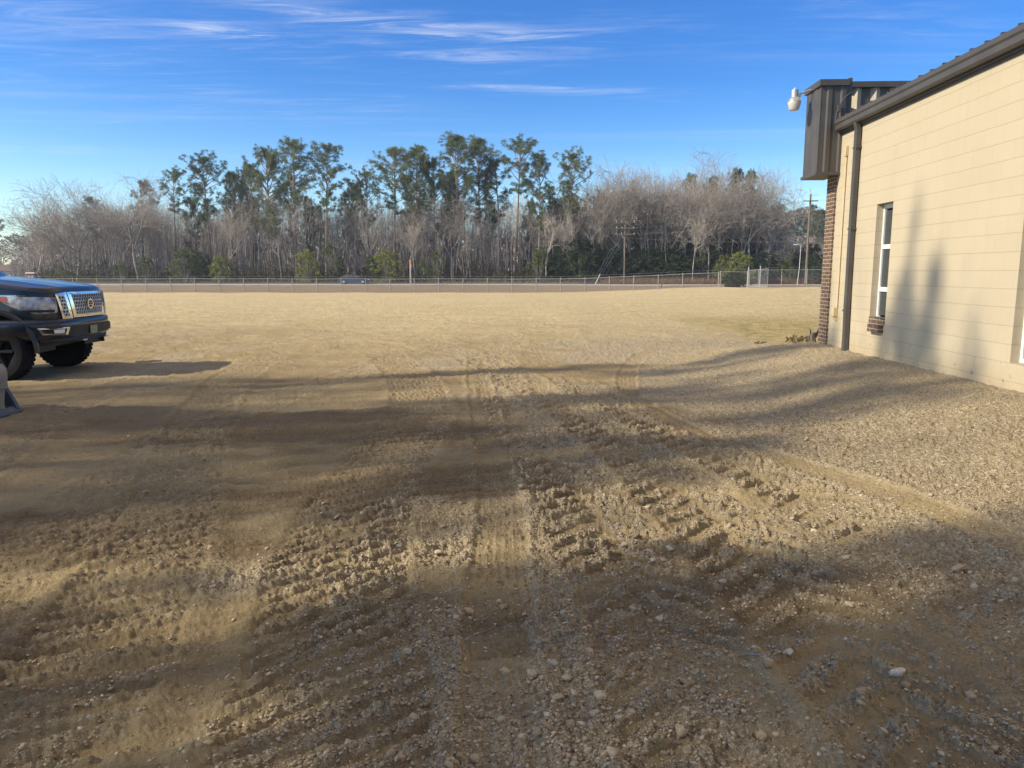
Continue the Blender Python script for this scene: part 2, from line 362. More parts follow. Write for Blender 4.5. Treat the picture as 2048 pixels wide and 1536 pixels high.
def foliage_material(name, dark, light, scale=.5, transl=.25):
    m = bpy.data.materials.new(name); m.use_nodes = True; nt = m.node_tree; L = nt.links.new
    b = nt.nodes['Principled BSDF']; b.inputs['Roughness'].default_value = .7; b.inputs['Specular IOR Level'].default_value = .2
    tc = nt.nodes.new('ShaderNodeTexCoord'); oi = nt.nodes.new('ShaderNodeObjectInfo')
    nz = nt.nodes.new('ShaderNodeTexNoise'); nz.inputs['Scale'].default_value = scale; nz.inputs['Detail'].default_value = 5; nz.inputs['Roughness'].default_value = .7; L(tc.outputs['Object'], nz.inputs[0])
    f = math_n(nt, 'ADD', math_n(nt, 'MULTIPLY', math_n(nt, 'SUBTRACT', nz.outputs[0], .5), 2.2), math_n(nt, 'ADD', math_n(nt, 'MULTIPLY', oi.outputs['Random'], .5), .25), clamp=True)
    c = nt.nodes.new('ShaderNodeMix'); c.data_type = 'RGBA'; L(f, c.inputs[0]); c.inputs[6].default_value = (*dark, 1); c.inputs[7].default_value = (*light, 1)
    L(c.outputs[2], b.inputs['Base Color'])
    tr = nt.nodes.new('ShaderNodeBsdfTranslucent'); L(c.outputs[2], tr.inputs[0])
    ms = nt.nodes.new('ShaderNodeMixShader'); ms.inputs[0].default_value = transl
    L(b.outputs[0], ms.inputs[1]); L(tr.outputs[0], ms.inputs[2]); L(ms.outputs[0], nt.nodes['Material Output'].inputs[0])
    return m
def chainlink_material():
    m = bpy.data.materials.new('chain_link'); m.use_nodes = True; nt = m.node_tree; L = nt.links.new
    b = nt.nodes['Principled BSDF']; b.inputs['Base Color'].default_value = (.42, .42, .41, 1); b.inputs['Metallic'].default_value = .6; b.inputs['Roughness'].default_value = .5
    tc = nt.nodes.new('ShaderNodeTexCoord'); sp = nt.nodes.new('ShaderNodeSeparateXYZ'); L(tc.outputs['Object'], sp.inputs[0])
    d = []
    xy = math_n(nt, 'ADD', sp.outputs[0], sp.outputs[1])
    for sg in (1, -1):
        q = math_n(nt, 'FRACT', math_n(nt, 'MULTIPLY', math_n(nt, 'ADD', xy, math_n(nt, 'MULTIPLY', sp.outputs[2], sg)), 1 / .08))
        d.append(math_n(nt, 'LESS_THAN', q, .06))
    a = math_n(nt, 'MAXIMUM', d[0], d[1])
    tr = nt.nodes.new('ShaderNodeBsdfTransparent'); ms = nt.nodes.new('ShaderNodeMixShader')
    L(a, ms.inputs[0]); L(tr.outputs[0], ms.inputs[1]); L(b.outputs[0], ms.inputs[2]); L(ms.outputs[0], nt.nodes['Material Output'].inputs[0])
    return m
M = dict(
    ground=ground_material(), wall=wall_material(), brick=brick_material(), chain=chainlink_material(),
    road=mat('old_asphalt', (.30, .285, .265), .9, noise=(.5, .12)),
    lane=mat('faded_lane_paint', (.55, .42, .12), .8),
    trim=mat('brown_grey_sheet_metal', (.085, .078, .072), .5, 0.25, noise=(3, .12)),
    panel=mat('ribbed_grey_metal', (.15, .14, .125), .55, .2, noise=(2, .1)),
    panel_sunlit=mat('painted_sunlit_rib', (.42, .37, .28), .6, .0, noise=(4, .15)),  # cream of sun on the grey ribs, painted into their colour
    alu=mat('white_window_frame', (.62, .64, .64), .45, noise=(8, .05)),
    glass=mat('dark_window_glass', (.03, .04, .045), .06, spec=.8),
    pipe=mat('cream_painted_pipe', (.52, .41, .24), .6, noise=(9, .15)),
    galv=mat('galvanised_metal', (.46, .46, .44), .45, .6, noise=(12, .15)),
    post=mat('fence_post_metal', (.30, .29, .265), .6, .2, noise=(5, .2)),
    white=mat('white_enamel', (.75, .75, .72), .4),
    lens=mat('milky_refractor', (.50, .49, .46), .3, spec=.6, bump=(60, .5, .01)),
    cable=mat('grey_cable', (.07, .07, .07), .6),
    wood=mat('weathered_pole_wood', (.17, .135, .105), .9, noise=(3, .25), bump=(20, .4, .02)),
    bark=mat('pine_bark', (.25, .185, .145), .95, noise=(2, .3), bump=(6, .6, .05)),
    barkg=mat('grey_bark', (.27, .24, .215), .95, noise=(1.5, .3), bump=(6, .5, .05)),
    barkw=mat('pale_bark', (.46, .42, .37), .9, noise=(1.5, .25)),
    twig=mat('bare_twigs', (.325, .29, .26), .9, noise=(.4, .2)),
    twigw=mat('pale_twigs', (.44, .39, .33), .9, noise=(.4, .2)),
    twigp=mat('purple_brown_twigs', (.25, .22, .21), .9, noise=(.15, .25)),
    needle=foliage_material('pine_needles', (.055, .095, .05), (.20, .235, .09), .35),
    needled=foliage_material('dark_pine_needles', (.042, .076, .046), (.12, .155, .07), .3),
    leaf=foliage_material('evergreen_leaves', (.06, .085, .028), (.19, .22, .06), .8),
    leafd=foliage_material('dark_evergreen_leaves', (.022, .042, .02), (.065, .09, .035), .6),
    leafy=foliage_material('yellow_green_leaves', (.10, .12, .03), (.29, .30, .08), .9),
    sedge=foliage_material('rusty_dry_grass', (.20, .105, .055), (.36, .22, .12), .3),
    rock=mat('pebble_stone', (.38, .325, .25), .85, noise=(2.5, .35), spec=.3),
    paint=mat('black_blue_truck_paint', (.004, .008, .015), .32, .0, spec=.4, coat=.55),
    plastic=mat('black_plastic', (.012, .013, .015), .6),
    rubber=mat('tyre_rubber', (.010, .011, .013), .9, spec=.15, bump=(40, .5, .01)),
    rubber_dust=mat('dusty_tyre_rubber', (.07, .06, .05), .9, bump=(30, .5, .01)),
    chrome=mat('chrome', (.72, .72, .72), .10, 1.0),
    amber=mat('amber_lens', (.42, .085, .02), .25, coat=.6),
    lamp=mat('headlight_glass', (.36, .36, .37), .35, .1, noise=(9, .9), coat=1.0),
    tglass=mat('tinted_glass', (.01, .015, .02), .03, spec=1.0, coat=1.0),
    plate=mat('license_plate', (.23, .24, .10), .5, noise=(20, .3)),
    carblue=mat('blue_car_paint', (.012, .028, .065), .3, .3, coat=.8),
    steel=mat('dull_bucket_steel', (.085, .095, .105), .55, .4, noise=(6, .3), bump=(30, .3, .003)),
    dust=mat('dust_covered_paint', (.27, .235, .195), .85, noise=(7, .2)),
    loader=mat('loader_paint', (.30, .24, .15), .6, noise=(4, .2)),
    house=mat('pale_siding', (.50, .45, .38), .8, noise=(3, .1)),
    roofb=mat('brown_shingle', (.12, .085, .07), .9, noise=(6, .2)),
    redbrick=mat('red_brick_pier', (.28, .12, .08), .9, noise=(10, .25)),
    orange=mat('orange_marker', (.72, .26, .04), .6),
)

# ------------------------------------------------------------------ ground height field
TH = R(2.14); WR = (math.cos(TH), -math.sin(TH)); WU = (math.sin(TH), math.cos(TH)); WD = 5.2
def wp(s, n, z=0.0):          # building frame -> world; s along the wall away from camera, n outwards
    d = WD - n
    return (WU[0] * s + WR[0] * d, WU[1] * s + WR[1] * d, z)
# (points, half width, kind, bar pitch, skew, depth)
TRACKS = [
    ([(.00, -4), (-.02, 2.2), (-.05, 3.0), (-.07, 5.1), (-.26, 7.8), (-.5, 11), (-.8, 16), (-1.5, 26)], .15, 'car', .05, 0, .007),
    ([(-.55, 0), (-.60, 2.2), (-.74, 3.0), (-.98, 4.0), (-1.10, 5.8), (-.95, 8), (-1.4, 11), (-2.6, 15), (-4.5, 20)], .36, 'bar', .15, .62, .024),
    ([(-1.45, 0), (-1.6, 2.4), (-1.95, 3.8), (-2.7, 6), (-3.7, 9), (-4.3, 11.5), (-4.8, 16), (-6, 22)], .30, 'bar', .12, .30, .019),
    ([(-2.2, 0), (-2.5, 3.4), (-3.1, 5.4), (-3.3, 8), (-2.6, 11), (-1.9, 16), (-1.8, 22)], .30, 'bar', .125, .42, .019),
    ([(-3.6, 2), (-4.2, 5.5), (-5.2, 8), (-5.6, 12)], .27, 'bar', .12, .2, .018),
    ([(.66, 0), (.72, 2.2), (.62, 3.8), (.48, 5.2), (.26, 6.7), (-.1, 9), (-.3, 14), (.2, 20)], .32, 'chev', .22, .8, .026),
    ([(1.50, 0), (1.50, 2.3), (1.36, 3.8), (1.18, 5.8), (.9, 7.6), (.3, 10.5), (-.8, 14), (-2.0, 19)], .35, 'chev', .24, .8, .028),
    ([(2.45, .8), (2.38, 3.0), (2.2, 4.6), (1.85, 6.2), (1.3, 8.4), (.9, 11)], .32, 'chev', .23, .7, .024),
    ([(3.1, 1.5), (2.95, 3.6), (2.7, 5.1), (2.2, 6.6), (1.7, 7.8), (1.5, 10), (2.2, 14), (4, 18)], .14, 'car', .06, 0, .012),
    ([(-7, 9.5), (-3.0, 11), (.5, 12.2), (3.3, 13.4), (5.1, 15.6)], .2, 'car', .06, .1, .012),
]
def near_track(x, y, pts):
    P = np.array(pts, dtype=float)
    # smooth resample
    t = np.arange(len(P)); tt = np.linspace(0, len(P) - 1, (len(P) - 1) * 4 + 1)
    Q = np.stack([np.interp(tt, t, P[:, 0]), np.interp(tt, t, P[:, 1])], 1)
    for _ in range(3): Q[1:-1] = .25 * Q[:-2] + .5 * Q[1:-1] + .25 * Q[2:]
    best = np.full(x.shape, 1e9); S = np.zeros(x.shape); T = np.zeros(x.shape); acc = 0
    for i in range(len(Q) - 1):
        d = Q[i + 1] - Q[i]; l = math.hypot(*d); u = d / l
        rx = x - Q[i, 0]; ry = y - Q[i, 1]; s = np.clip(rx * u[0] + ry * u[1], 0, l)
        qx = rx - s * u[0]; qy = ry - s * u[1]; dd = qx * qx + qy * qy
        m = dd < best; best = np.where(m, dd, best); S = np.where(m, acc + s, S); T = np.where(m, -qx * u[1] + qy * u[0], T); acc += l
    return S, T, np.sqrt(best)
def base_h(x, y):
    z = ss(20, 68, y) * (-.19 + .57 * ss(2, 20, x))
    z = z + ss(68, 112, y) * (-.14 - .66 * ss(2, 20, x))
    w = WD - (x * WR[0] + y * WR[1]); s = x * WU[0] + y * WU[1]
    z = z + .30 * ss(3.4, .1, w) * ss(17.5, 13.4, s) * ss(-9, -3, w + 6 * (w > 0)) * (w > -8)
    return z
def ground(x, y, full=False):
    x = np.asarray(x, dtype=float); y = np.asarray(y, dtype=float)
    r = np.sqrt(x * x + y * y)
    z = base_h(x, y)
    nearf = ss(45, 8, r)
    z = z + (fbm(x * .35, y * .35, 3, 3) - .5) * .10 * ss(1., 6., r) + (fbm(x * 1.4, y * 1.6, 11, 3) - .5) * .045 * (.4 + .6 * nearf)
    w = WD - (x * WR[0] + y * WR[1]); s = x * WU[0] + y * WU[1]
    # broad amount of gravel: right half and by the wall
    g = ss(.42, .62, fbm(x * .8, y * .7, 21, 4) + .16 * np.clip(x * .55, -1, 1.3) - .02)
    bank = ss(3.9, 2.6, w + (fbm(x * .9, y * .9, 31, 3) - .5) * 1.6) * ss(17.5, 14.5, s)
    g = np.maximum(g, bank)
    g = np.maximum(g, ss(1.4, 3.4, x - .22 * y + (fbm(x * .6, y * .6, 41, 3) - .5) * 2.2) * ss(24, 15, y) * .95)
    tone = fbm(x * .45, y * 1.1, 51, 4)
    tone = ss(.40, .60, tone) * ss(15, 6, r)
    dz = np.zeros_like(x); lump = np.zeros_like(x)
    wx = x + (fbm(x * 2.5, y * 2.5, 61, 4, .6) - .5) * .07; wy = y + (fbm(x * 2.5, y * 2.5, 71, 4, .6) - .5) * .07
    for k, (pts, hw, kind, pitch, skew, dep) in enumerate(TRACKS):
        xs = [p[0] for p in pts]; ys = [p[1] for p in pts]
        mk = (x > min(xs) - 1) & (x < max(xs) + 1) & (y > min(ys) - 1) & (y < max(ys) + 1)
        if not mk.any(): continue
        S, T, D = near_track(wx[mk], wy[mk], pts)
        edge = ss(hw + .025, hw - .02, D + (fbm(x[mk] * 5, y[mk] * 5, 86, 3) - .5) * .10)
        brk = ss(.30, .52, fbm(x[mk] * .9 + k * 7, y[mk] * .9, 81 + k, 3))
        if kind == 'car':
            ph = np.abs(((T / pitch) % 1) - .5) * 2
            dd = -dep * edge * (.55 + .45 * ss(.15, .5, ph)) + .012 * ss(hw + .10, hw + .03, D) * ss(hw - .02, hw + .03, D)
            gg = 1 - edge * (.35 + .5 * brk)
            lm = np.zeros_like(dd)
        else:
            a = np.abs(T) if kind == 'chev' else T
            off = (T > 0) * .5 if kind == 'chev' else 0
            ph = (S + a * skew) / pitch + off + (vn(S * 2.3, T * 3, 5 + k) - .5) * .35
            q = np.abs((ph % 1) - .5) * 2                    # 0 centre of groove .. 1 centre of ridge
            ridge = ss(.44, .60, q)
            if kind == 'chev': ridge = np.where(np.abs(T) < .035, ridge * .3, ridge)
            keep = .45 + .55 * brk
            dd = edge * keep * (-dep * .42 + dep * .78 * ridge) + 0.014 * ss(hw + .16, hw + .04, D) * ss(hw - .02, hw + .04, D)
            gg = 1 - edge * keep * (1 - ridge) * .92
            lm = edge * keep * ridge
        fade = ss(19, 9, r[mk]); dz[mk] += dd * fade; g[mk] = g[mk] * (1 - (1 - gg) * ss(22, 11, r[mk])); lump[mk] = np.maximum(lump[mk], lm)
        if kind != 'car': g[mk] = np.maximum(g[mk], lm * .75 * (x[mk] > -.9) + lm * .35)
    # dirt clods / crumbs
    c1 = fbm(x * 13, y * 13, 101, 4, .65); c2 = fbm(x * 26, y * 26, 111, 3, .6); c3 = vn(x * 75, y * 75, 121)
    clod = ss(.50, .72, c1)
    fine = ss(14, 3, r)
    dz = dz + nearf * (clod * .011 * (.4 + .4 * lump + .5 * g) * ss(-1.5, .8, x) + clod * .003 + (c2 - .5) * .021 * (.75 + g * .75 + lump)) + fine * (c3 - .5) * .008 * (.45 + g)
    u1 = x * .96 + y * .28; v1 = -x * .28 + y * .96
    rd = 1 - np.abs(fbm(u1 * 1.0 + 3 * vn(x * .5, y * .5, 77), v1 * 6.0, 171, 4, .6) * 2 - 1)
    rm = (.25 + .75 * ss(.34, .54, fbm(x * .55, y * .8, 181, 3))) * ss(2.2, .2, x) * ss(26, 12, r)
    rd2 = 1 - np.abs(fbm(u1 * 1.8 + 9, v1 * 13.0 + 2 * vn(x * .7, y * .7, 78), 175, 3, .55) * 2 - 1)
    dz = dz + rm * ((ss(.50, .9, rd) - .35) * .032 + (ss(.6, .92, rd2) - .3) * .013 * ss(14, 6, r))
    tone = tone * (1 - .0 * rm)
    m_ = r < 12
    if m_.any():
        xa, ya, ga, la = x[m_], y[m_], g[m_], lump[m_]
        pb = pebbles(xa, ya, .034, 7) * (.14 + .7 * ga + .25 * la) + pebbles(xa, ya, .052, 8) * (.04 + .45 * ga * ga + .25 * la) + pebbles(xa, ya, .017, 9) * (.55 + .8 * ga)
        dz[m_] += pb * ss(12, 8, r[m_])
    # raked lines across the far field
    dz = dz + (fbm(x * 2.2, y * 3.2, 191, 4, .65) - .5) * .085 * ss(9, 18, r) * ss(66, 50, r)
    rk = fbm(x * .22 + y * .02, y * 1.35 + x * .02, 131, 4, .6)
    dz = dz + (rk - .5) * .11 * ss(8, 22, y) * ss(75, 60, y)
    z = z + dz
    if not full: return z
    far = ss(13, 27, y + (fbm(x * .3, y * .3, 141, 3) - .5) * 10 - .25 * np.abs(x))
    far = np.maximum(far, ss(24, 34, r))
    gx = ss(5.2, 6.6, x + (fbm(x, y, 151, 3) - .5) * 1.5) * ss(13.6, 15.5, y + (fbm(x * 1.1, y * 1.1, 161, 3) - .5) * 2) * ss(31, 22, y)
    verge = ss(67.5, 69.5, y - 0.09 * -np.clip(x, 0, 30)) if False else ss(67.3, 68.5, y + .20 * np.clip(x - 4, 0, 40))
    return z, np.clip(g, 0, 1), tone, far, gx, verge
def gz(x, y): return float(ground(np.array([x]), np.array([y]))[0])

def polar_ground():
    rad = [0.0, .5, 1.0, 1.4, 1.7, 1.9]; r = 1.9
    while r < 1500:
        dr = max(.0065, r * .0034) if r < 9 else (r * .0045 if r < 30 else (r * .012 if r < 140 else r * .08))
        r += dr; rad.append(r)
    rad = np.array(rad)
    front = np.radians(np.arange(-44, 44.001, .075)); back = np.radians(np.arange(46, 314.1, 3.0))
    ang = np.concatenate([front, back]); na = len(ang); nr = len(rad)
    A, Rr = np.meshgrid(ang, rad[1:]); X = (Rr * np.sin(A)).ravel(); Y = (Rr * np.cos(A)).ravel()
    z, g, t, f, gs, vg = ground(X, Y, True)
    V = np.empty((len(X) + 1, 3)); V[0] = (0, 0, float(gz(0, 0))); V[1:, 0] = X; V[1:, 1] = Y; V[1:, 2] = z
    idx = 1 + np.arange((nr - 1) * na).reshape(nr - 1, na); nx = np.roll(idx, -1, axis=1)
    q = np.stack([idx[:-1], nx[:-1], nx[1:], idx[1:]], -1).reshape(-1, 4)[:, ::-1]
    tri = np.stack([np.zeros(na, int), nx[0], idx[0]], -1)[:, ::-1]
    tri = tri[:, ::-1]; 
    me = mesh_np('ground', V, [q, np.stack([np.zeros(na, int), nx[0], idx[0]], -1)], True)
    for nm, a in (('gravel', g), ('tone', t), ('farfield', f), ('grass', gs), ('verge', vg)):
        at = me.attributes.new(nm, 'FLOAT', 'POINT'); at.data.foreach_set('value', np.concatenate([[0], a]).astype(np.float32))
    if me.polygons[len(me.polygons) // 2].normal.z < 0: me.flip_normals()
    o = obj('ground', me, M['ground']); tag(o, kind='structure')
    return o
polar_ground()

# road beyond the fence
def road():
    xs = np.linspace(-220, 220, 90); V = []; 
    for x in xs:
        for y, dz in ((113, -.02), (113.5, .10), (117, .16), (120.5, .10), (121, -.02)):
            V.append((x, y, float(base_h(np.array([x]), np.array([117.]))[0]) + dz + .05))
    idx = np.arange(len(xs) * 5).reshape(-1, 5); F = np.stack([idx[:-1, :-1], idx[1:, :-1], idx[1:, 1:], idx[:-1, 1:]], -1).reshape(-1, 4)
    o = obj('road', mesh_np('road', V, [F], True), M['road']); tag(o, kind='structure')
    V = []
    for x in xs:
        h = float(base_h(np.array([x]), np.array([117.]))[0])
        for y in (116.9, 117.1): V.append((x, y, h + .216))
    idx = np.arange(len(xs) * 2).reshape(-1, 2); F = np.stack([idx[:-1, :-1], idx[1:, :-1], idx[1:, 1:], idx[:-1, 1:]], -1).reshape(-1, 4)
    o = obj('road_centre_line', mesh_np('road_centre_line', V, [F]), M['lane']); tag(o, kind='structure')
road()
ROADZ = lambda x: float(base_h(np.array([x]), np.array([117.]))[0]) + .2

# loose stones
def ico(sub):
    bm = bmesh.new(); bmesh.ops.create_icosphere(bm, subdivisions=sub, radius=1); bm.verts.ensure_lookup_table()
    V = np.array([v.co[:] for v in bm.verts]); F = np.array([[v.index for v in f.verts] for f in bm.faces]); bm.free(); return V, F
def stones(name, n, smin, smax, ymax, seed, sub, gpow):
    rs = np.random.RandomState(seed); k = n * 6
    r = np.exp(rs.uniform(math.log(1.9), math.log(ymax), k)); a = np.radians(rs.uniform(-43, 43, k))
    x = r * np.sin(a); y = r * np.cos(a)
    z, g, t, f, gs, _ = ground(x, y, True)
    clus = ss(.35, .65, fbm(x * 1.7, y * 1.7, 301, 3))
    p = (.16 + g ** gpow) * (.25 + .75 * clus) * np.clip(.75 + .2 * x, .25, 1) * (x < 5.0)
    m = rs.rand(k) < p; x, y, z, r = x[m][:n], y[m][:n], z[m][:n], r[m][:n]; n = len(x)
    size = smin * (smax / smin) ** (rs.rand(n) ** 3.2)
    V0, F0 = ico(sub); nv = len(V0)
    sc3 = size[:, None] * np.stack([rs.uniform(.8, 1.35, n), rs.uniform(.7, 1.1, n), rs.uniform(.45, .8, n)], 1)
    jit = 1 + rs.uniform(-.24, .24, (n, nv)); V0 = np.sign(V0) * np.abs(V0) ** .55; V = V0[None] * jit[..., None] * sc3[:, None, :]
    an = rs.uniform(0, 6.28, n); c, s_ = np.cos(an)[:, None], np.sin(an)[:, None]
    vx = V[..., 0] * c - V[..., 1] * s_; vy = V[..., 0] * s_ + V[..., 1] * c
    tx = rs.uniform(-.4, .4, n)[:, None]; vz = V[..., 2] + vx * tx
    P = np.stack([vx + x[:, None], vy + y[:, None], vz + (z + size * .02)[:, None]], -1).reshape(-1, 3)
    F = (F0[None] + (np.arange(n) * nv)[:, None, None]).reshape(-1, 3)
    me = mesh_np(name, P, [F], False)
    return me
def merge_stones():
    rm = bpy.data.materials.new('loose_stone'); rm.use_nodes = True; nt = rm.node_tree; b = nt.nodes['Principled BSDF']
    b.inputs['Roughness'].default_value = .9; b.inputs['Specular IOR Level'].default_value = .2
    gi = nt.nodes.new('ShaderNodeNewGeometry'); cr = nt.nodes.new('ShaderNodeValToRGB'); nt.links.new(gi.outputs['Random Per Island'], cr.inputs[0])
    e = cr.color_ramp.elements; e[0].position = 0; e[0].color = (.24, .18, .11, 1); e[1].position = 1; e[1].color = (.55, .47, .345, 1)
    for p, c in ((.45, (.33, .255, .16, 1)), (.8, (.42, .34, .225, 1)), (.93, (.33, .29, .24, 1))):
        q = e.new(p); q.color = c
    nz = nt.nodes.new('ShaderNodeTexNoise'); nz.inputs['Scale'].default_value = 80; tc = nt.nodes.new('ShaderNodeTexCoord'); nt.links.new(tc.outputs['Object'], nz.inputs[0])
    mx = nt.nodes.new('ShaderNodeMix'); mx.data_type = 'RGBA'; mx.blend_type = 'OVERLAY'; mx.inputs[0].default_value = .4
    nt.links.new(cr.outputs[0], mx.inputs[6]); nt.links.new(nz.outputs[0], mx.inputs[7]); nt.links.new(mx.outputs[2], b.inputs['Base Color'])
    a = obj('loose_gravel', stones('g1', 105000, .0022, .0085, 9, 1, 1, 1.0), rm)
    tag(a, 'fine loose gravel crumbs strewn over the churned dirt lot', 'gravel', kind='stuff')
    b_ = obj('loose_stones', stones('g2', 3800, .0045, .021, 12, 2, 2, .6), rm)
    tag(b_, 'larger pale rounded stones scattered over the dirt in front', 'stones', kind='stuff')
merge_stones()

def fallen_twig(x, y, a, L, label):
    P = []; rr = random.Random(int(x * 100)); 
    for i in range(7):
        P.append((x, y, gz(x, y) + .004)); a += rr.uniform(-.45, .45); x += math.cos(a) * L / 6; y += math.sin(a) * L / 6
    o = MB().tube([(p[0] - P[0][0], p[1] - P[0][1], p[2] - P[0][2]) for p in P], [.0035, .003, .003, .0025, .002, .002, .0015], 5).build('fallen_twig', M['barkg']); o.location = P[0]
    tag(o, label, 'twig', 'twigs lying on the dirt')
fallen_twig(-.33, 3.05, .3, .34, 'curved thin twig lying across the faint centre wheel track')
fallen_twig(-.20, 7.2, 1.9, .5, 'straw coloured straight twig lying farther along the centre track')
fallen_twig(1.05, 2.9, 2.4, .22, 'short twig among the stones right of the centre track')
fallen_twig(-1.5, 2.7, .2, .26, 'short dark twig on the ridged dirt at the lower left')

# ------------------------------------------------------------------ building (local x = -outwards, y = along wall s, z up)
B = empty('block_building', (WR[0] * WD, WR[1] * WD, 0), -TH, 'low cream painted concrete block building with brown metal gutter at the right edge', 'building')
# local frame: y = s (along wall), x = depth into the building, so outwards is -x
S0, S1, TOPZ = -7.0, 13.74, 4.02
WINS = [(11.54, 12.08, .86, 2.64), (7.86, 8.45, .61, 2.64), (4.4, 5.0, .61, 2.64)]
def wall():
    mb = MB(); ys = sorted({S0, S1, *[w[0] for w in WINS], *[w[1] for w in WINS]}); zs = sorted({-.3, TOPZ, .61, .86, 2.64})
    for i in range(len(ys) - 1):
        for j in range(len(zs) - 1):
            yc = (ys[i] + ys[i + 1]) / 2; zc = (zs[j] + zs[j + 1]) / 2
            if any(w[0] < yc < w[1] and w[2] < zc < w[3] for w in WINS): continue
            mb.add([(0, ys[i], zs[j]), (0, ys[i + 1], zs[j]), (0, ys[i + 1], zs[j + 1]), (0, ys[i], zs[j + 1])], [(0, 1, 2, 3)])
    for (a, b, c, d) in WINS:
        D = .20
        mb.add([(0, a, c), (D, a, c), (D, a, d), (0, a, d)], [(0, 1, 2, 3)]); mb.add([(0, b, c), (D, b, c), (D, b, d), (0, b, d)], [(0, 1, 2, 3)])
        mb.add([(0, a, d), (D, a, d), (D, b, d), (0, b, d)], [(0, 1, 2, 3)]); mb.add([(0, a, c), (D, a, c), (D, b, c), (0, b, c)], [(0, 1, 2, 3)])
    # far end, near end and back
    mb.add([(0, S1, -.3), (14, S1, -.3), (14, S1, TOPZ), (0, S1, TOPZ)], [(0, 1, 2, 3)])
    mb.add([(0, S0, -.3), (14, S0, -.3), (14, S0, TOPZ), (0, S0, TOPZ)], [(0, 1, 2, 3)])
    mb.add([(14, S0, -.3), (14, S1, -.3), (14, S1, TOPZ), (14, S0, TOPZ)], [(0, 1, 2, 3)])
    return mb.build('wall', M['wall'], B)
wall()
# brick return and front veneer
MB().box(-.035, .30, S1 + .002, S1 + .38, -.3, 3.34).box(.302, 14, S1 + .06, S1 + .36, -.3, 3.34).build('brick_veneer', M['brick'], B)
# gutter: stepped profile swept along the eave
gp = [(-.035, 4.005), (-.115, 4.005), (-.135, 4.03), (-.135, 4.10), (-.155, 4.125), (-.155, 4.185), (-.135, 4.185), (-.135, 4.165), (-.035, 4.165)]
MB().prism([(x, z) for x, z in gp], S0, 13.64, 'xz').build('gutter', M['trim'], B)
MB().box(-.034, .02, S0, S1 - .02, 3.985, 4.16).box(-.022, .0, S0, S1 - .01, 3.945, 3.984).box(-.05, -.035, S0, S1 - .05, 3.972, 4.0).build('eave_trim', M['trim'], B)
# gutter straps / seams
rf = MB().add([(-.10, S0, 4.175), (-.10, S1 + .1, 4.175), (7, S1 + .1, 4.75), (7, S0, 4.75), (14, S0, 4.2), (14, S1 + .1, 4.2)], [(0, 1, 2, 3), (3, 2, 5, 4)])
s = S0 + .1
while s < 13.6:
    rf.add([(-.13, s - .018, 4.182), (-.13, s + .018, 4.182), (-.13, s + .012, 4.222), (-.13, s - .012, 4.222), (7, s - .018, 4.75), (7, s + .018, 4.75), (7, s + .012, 4.79), (7, s - .012, 4.79)],
           [(0, 1, 2, 3), (4, 7, 6, 5), (0, 4, 5, 1), (3, 2, 6, 7), (0, 3, 7, 4), (1, 5, 6, 2)])
    s += .305
rf.build('roof', M['trim'], B)
# downspout with an elbow and a slight dent
dp = MB()
def rect_sweep(mb, pts, hx, hy):
    V = []; F = []
    for (x, y, z) in pts: V += [(x - hx, y - hy, z), (x + hx, y - hy, z), (x + hx, y + hy, z), (x - hx, y + hy, z)]
    for i in range(len(pts) - 1):
        for k in range(4): F.append((i * 4 + k, i * 4 + (k + 1) % 4, i * 4 + 4 + (k + 1) % 4, i * 4 + 4 + k))
    F += [(0, 1, 2, 3), tuple(len(V) - 4 + k for k in (3, 2, 1, 0))]
    mb.add(V, F)
rect_sweep(dp, [(-.085, 12.86, 4.01), (-.055, 12.86, 3.9), (-.052, 12.86, 2.2), (-.052, 12.85, 1.25), (-.058, 12.84, 1.1), (-.052, 12.83, .6), (-.056, 12.82, .1)], .040, .050)
dp.build('downspout', M['trim'], B, bevel=.006)
for z in (3.6, 2.3, .95): MB().box(-.096, -.001, 12.79, 12.93, z, z + .03).build('downspout_strap', M['trim'], B)
# painted conduit and junction box
cd = MB().tube([(-.018, 13.36, 3.62), (-.018, 13.36, .98)], .014, 8)
cd.build('conduit', M['pipe'], B, True)
MB().box(-.05, -.001, 13.33, 13.40, 3.55, 3.72).build('conduit_bracket', M['pipe'], B, bevel=.006)
jb = MB().box(-.075, -.001, 13.35, 13.45, .84, .99).prism([(-.06, .84), (-.001, .84), (-.001, .76), (-.02, .76)], 13.36, 13.43, 'xz')
jb.build('junction_box', M['pipe'], B, bevel=.005)
# windows
for k, (a, b, c, d) in enumerate(WINS):
    fr = MB(); D = .10; t = .045
    fr.box(D, D + .05, a + .001, a + t, c + .001, d - .001).box(D, D + .05, b - t, b - .001, c + .001, d - .001)
    fr.box(D + .001, D + .049, a + t, b - t, d - .07, d - .002).box(D + .001, D + .049, a + t, b - t, c + .002, c + .05)
    zb = [c + (d - c) * .27, c + (d - c) * .635]
    for z in zb: fr.box(D - .006, D + .045, a + t, b - t, z - .035, z + .035)
    fr.box(D + .012, D + .04, a + t + .02, a + t + .045, c + .05, d - .07)
    w = fr.build('window', M['alu'], B, bevel=.004)
    zz = [c + .05] + zb + [d - .07]
    for i in range(3):
        MB().box(D + .025, D + .030, a + t, b - t, zz[i] + .03, zz[i + 1] - .03).build('pane', M['glass'], w)
    if k == 0:
        sl = MB()
        sl.box(-.012, .095, a + .003, b - .003, c - .05, c + .055)
        for i in range(2): sl.box(-.075, .01, a + .03 + i * .20, a + .225 + i * .20, c - .17, c - .055)
        sl.box(-.02, .09, a + .006, b - .006, c - .052, c - .0505)
        sl.build('brick_sill', M['brick'], B, bevel=.004)
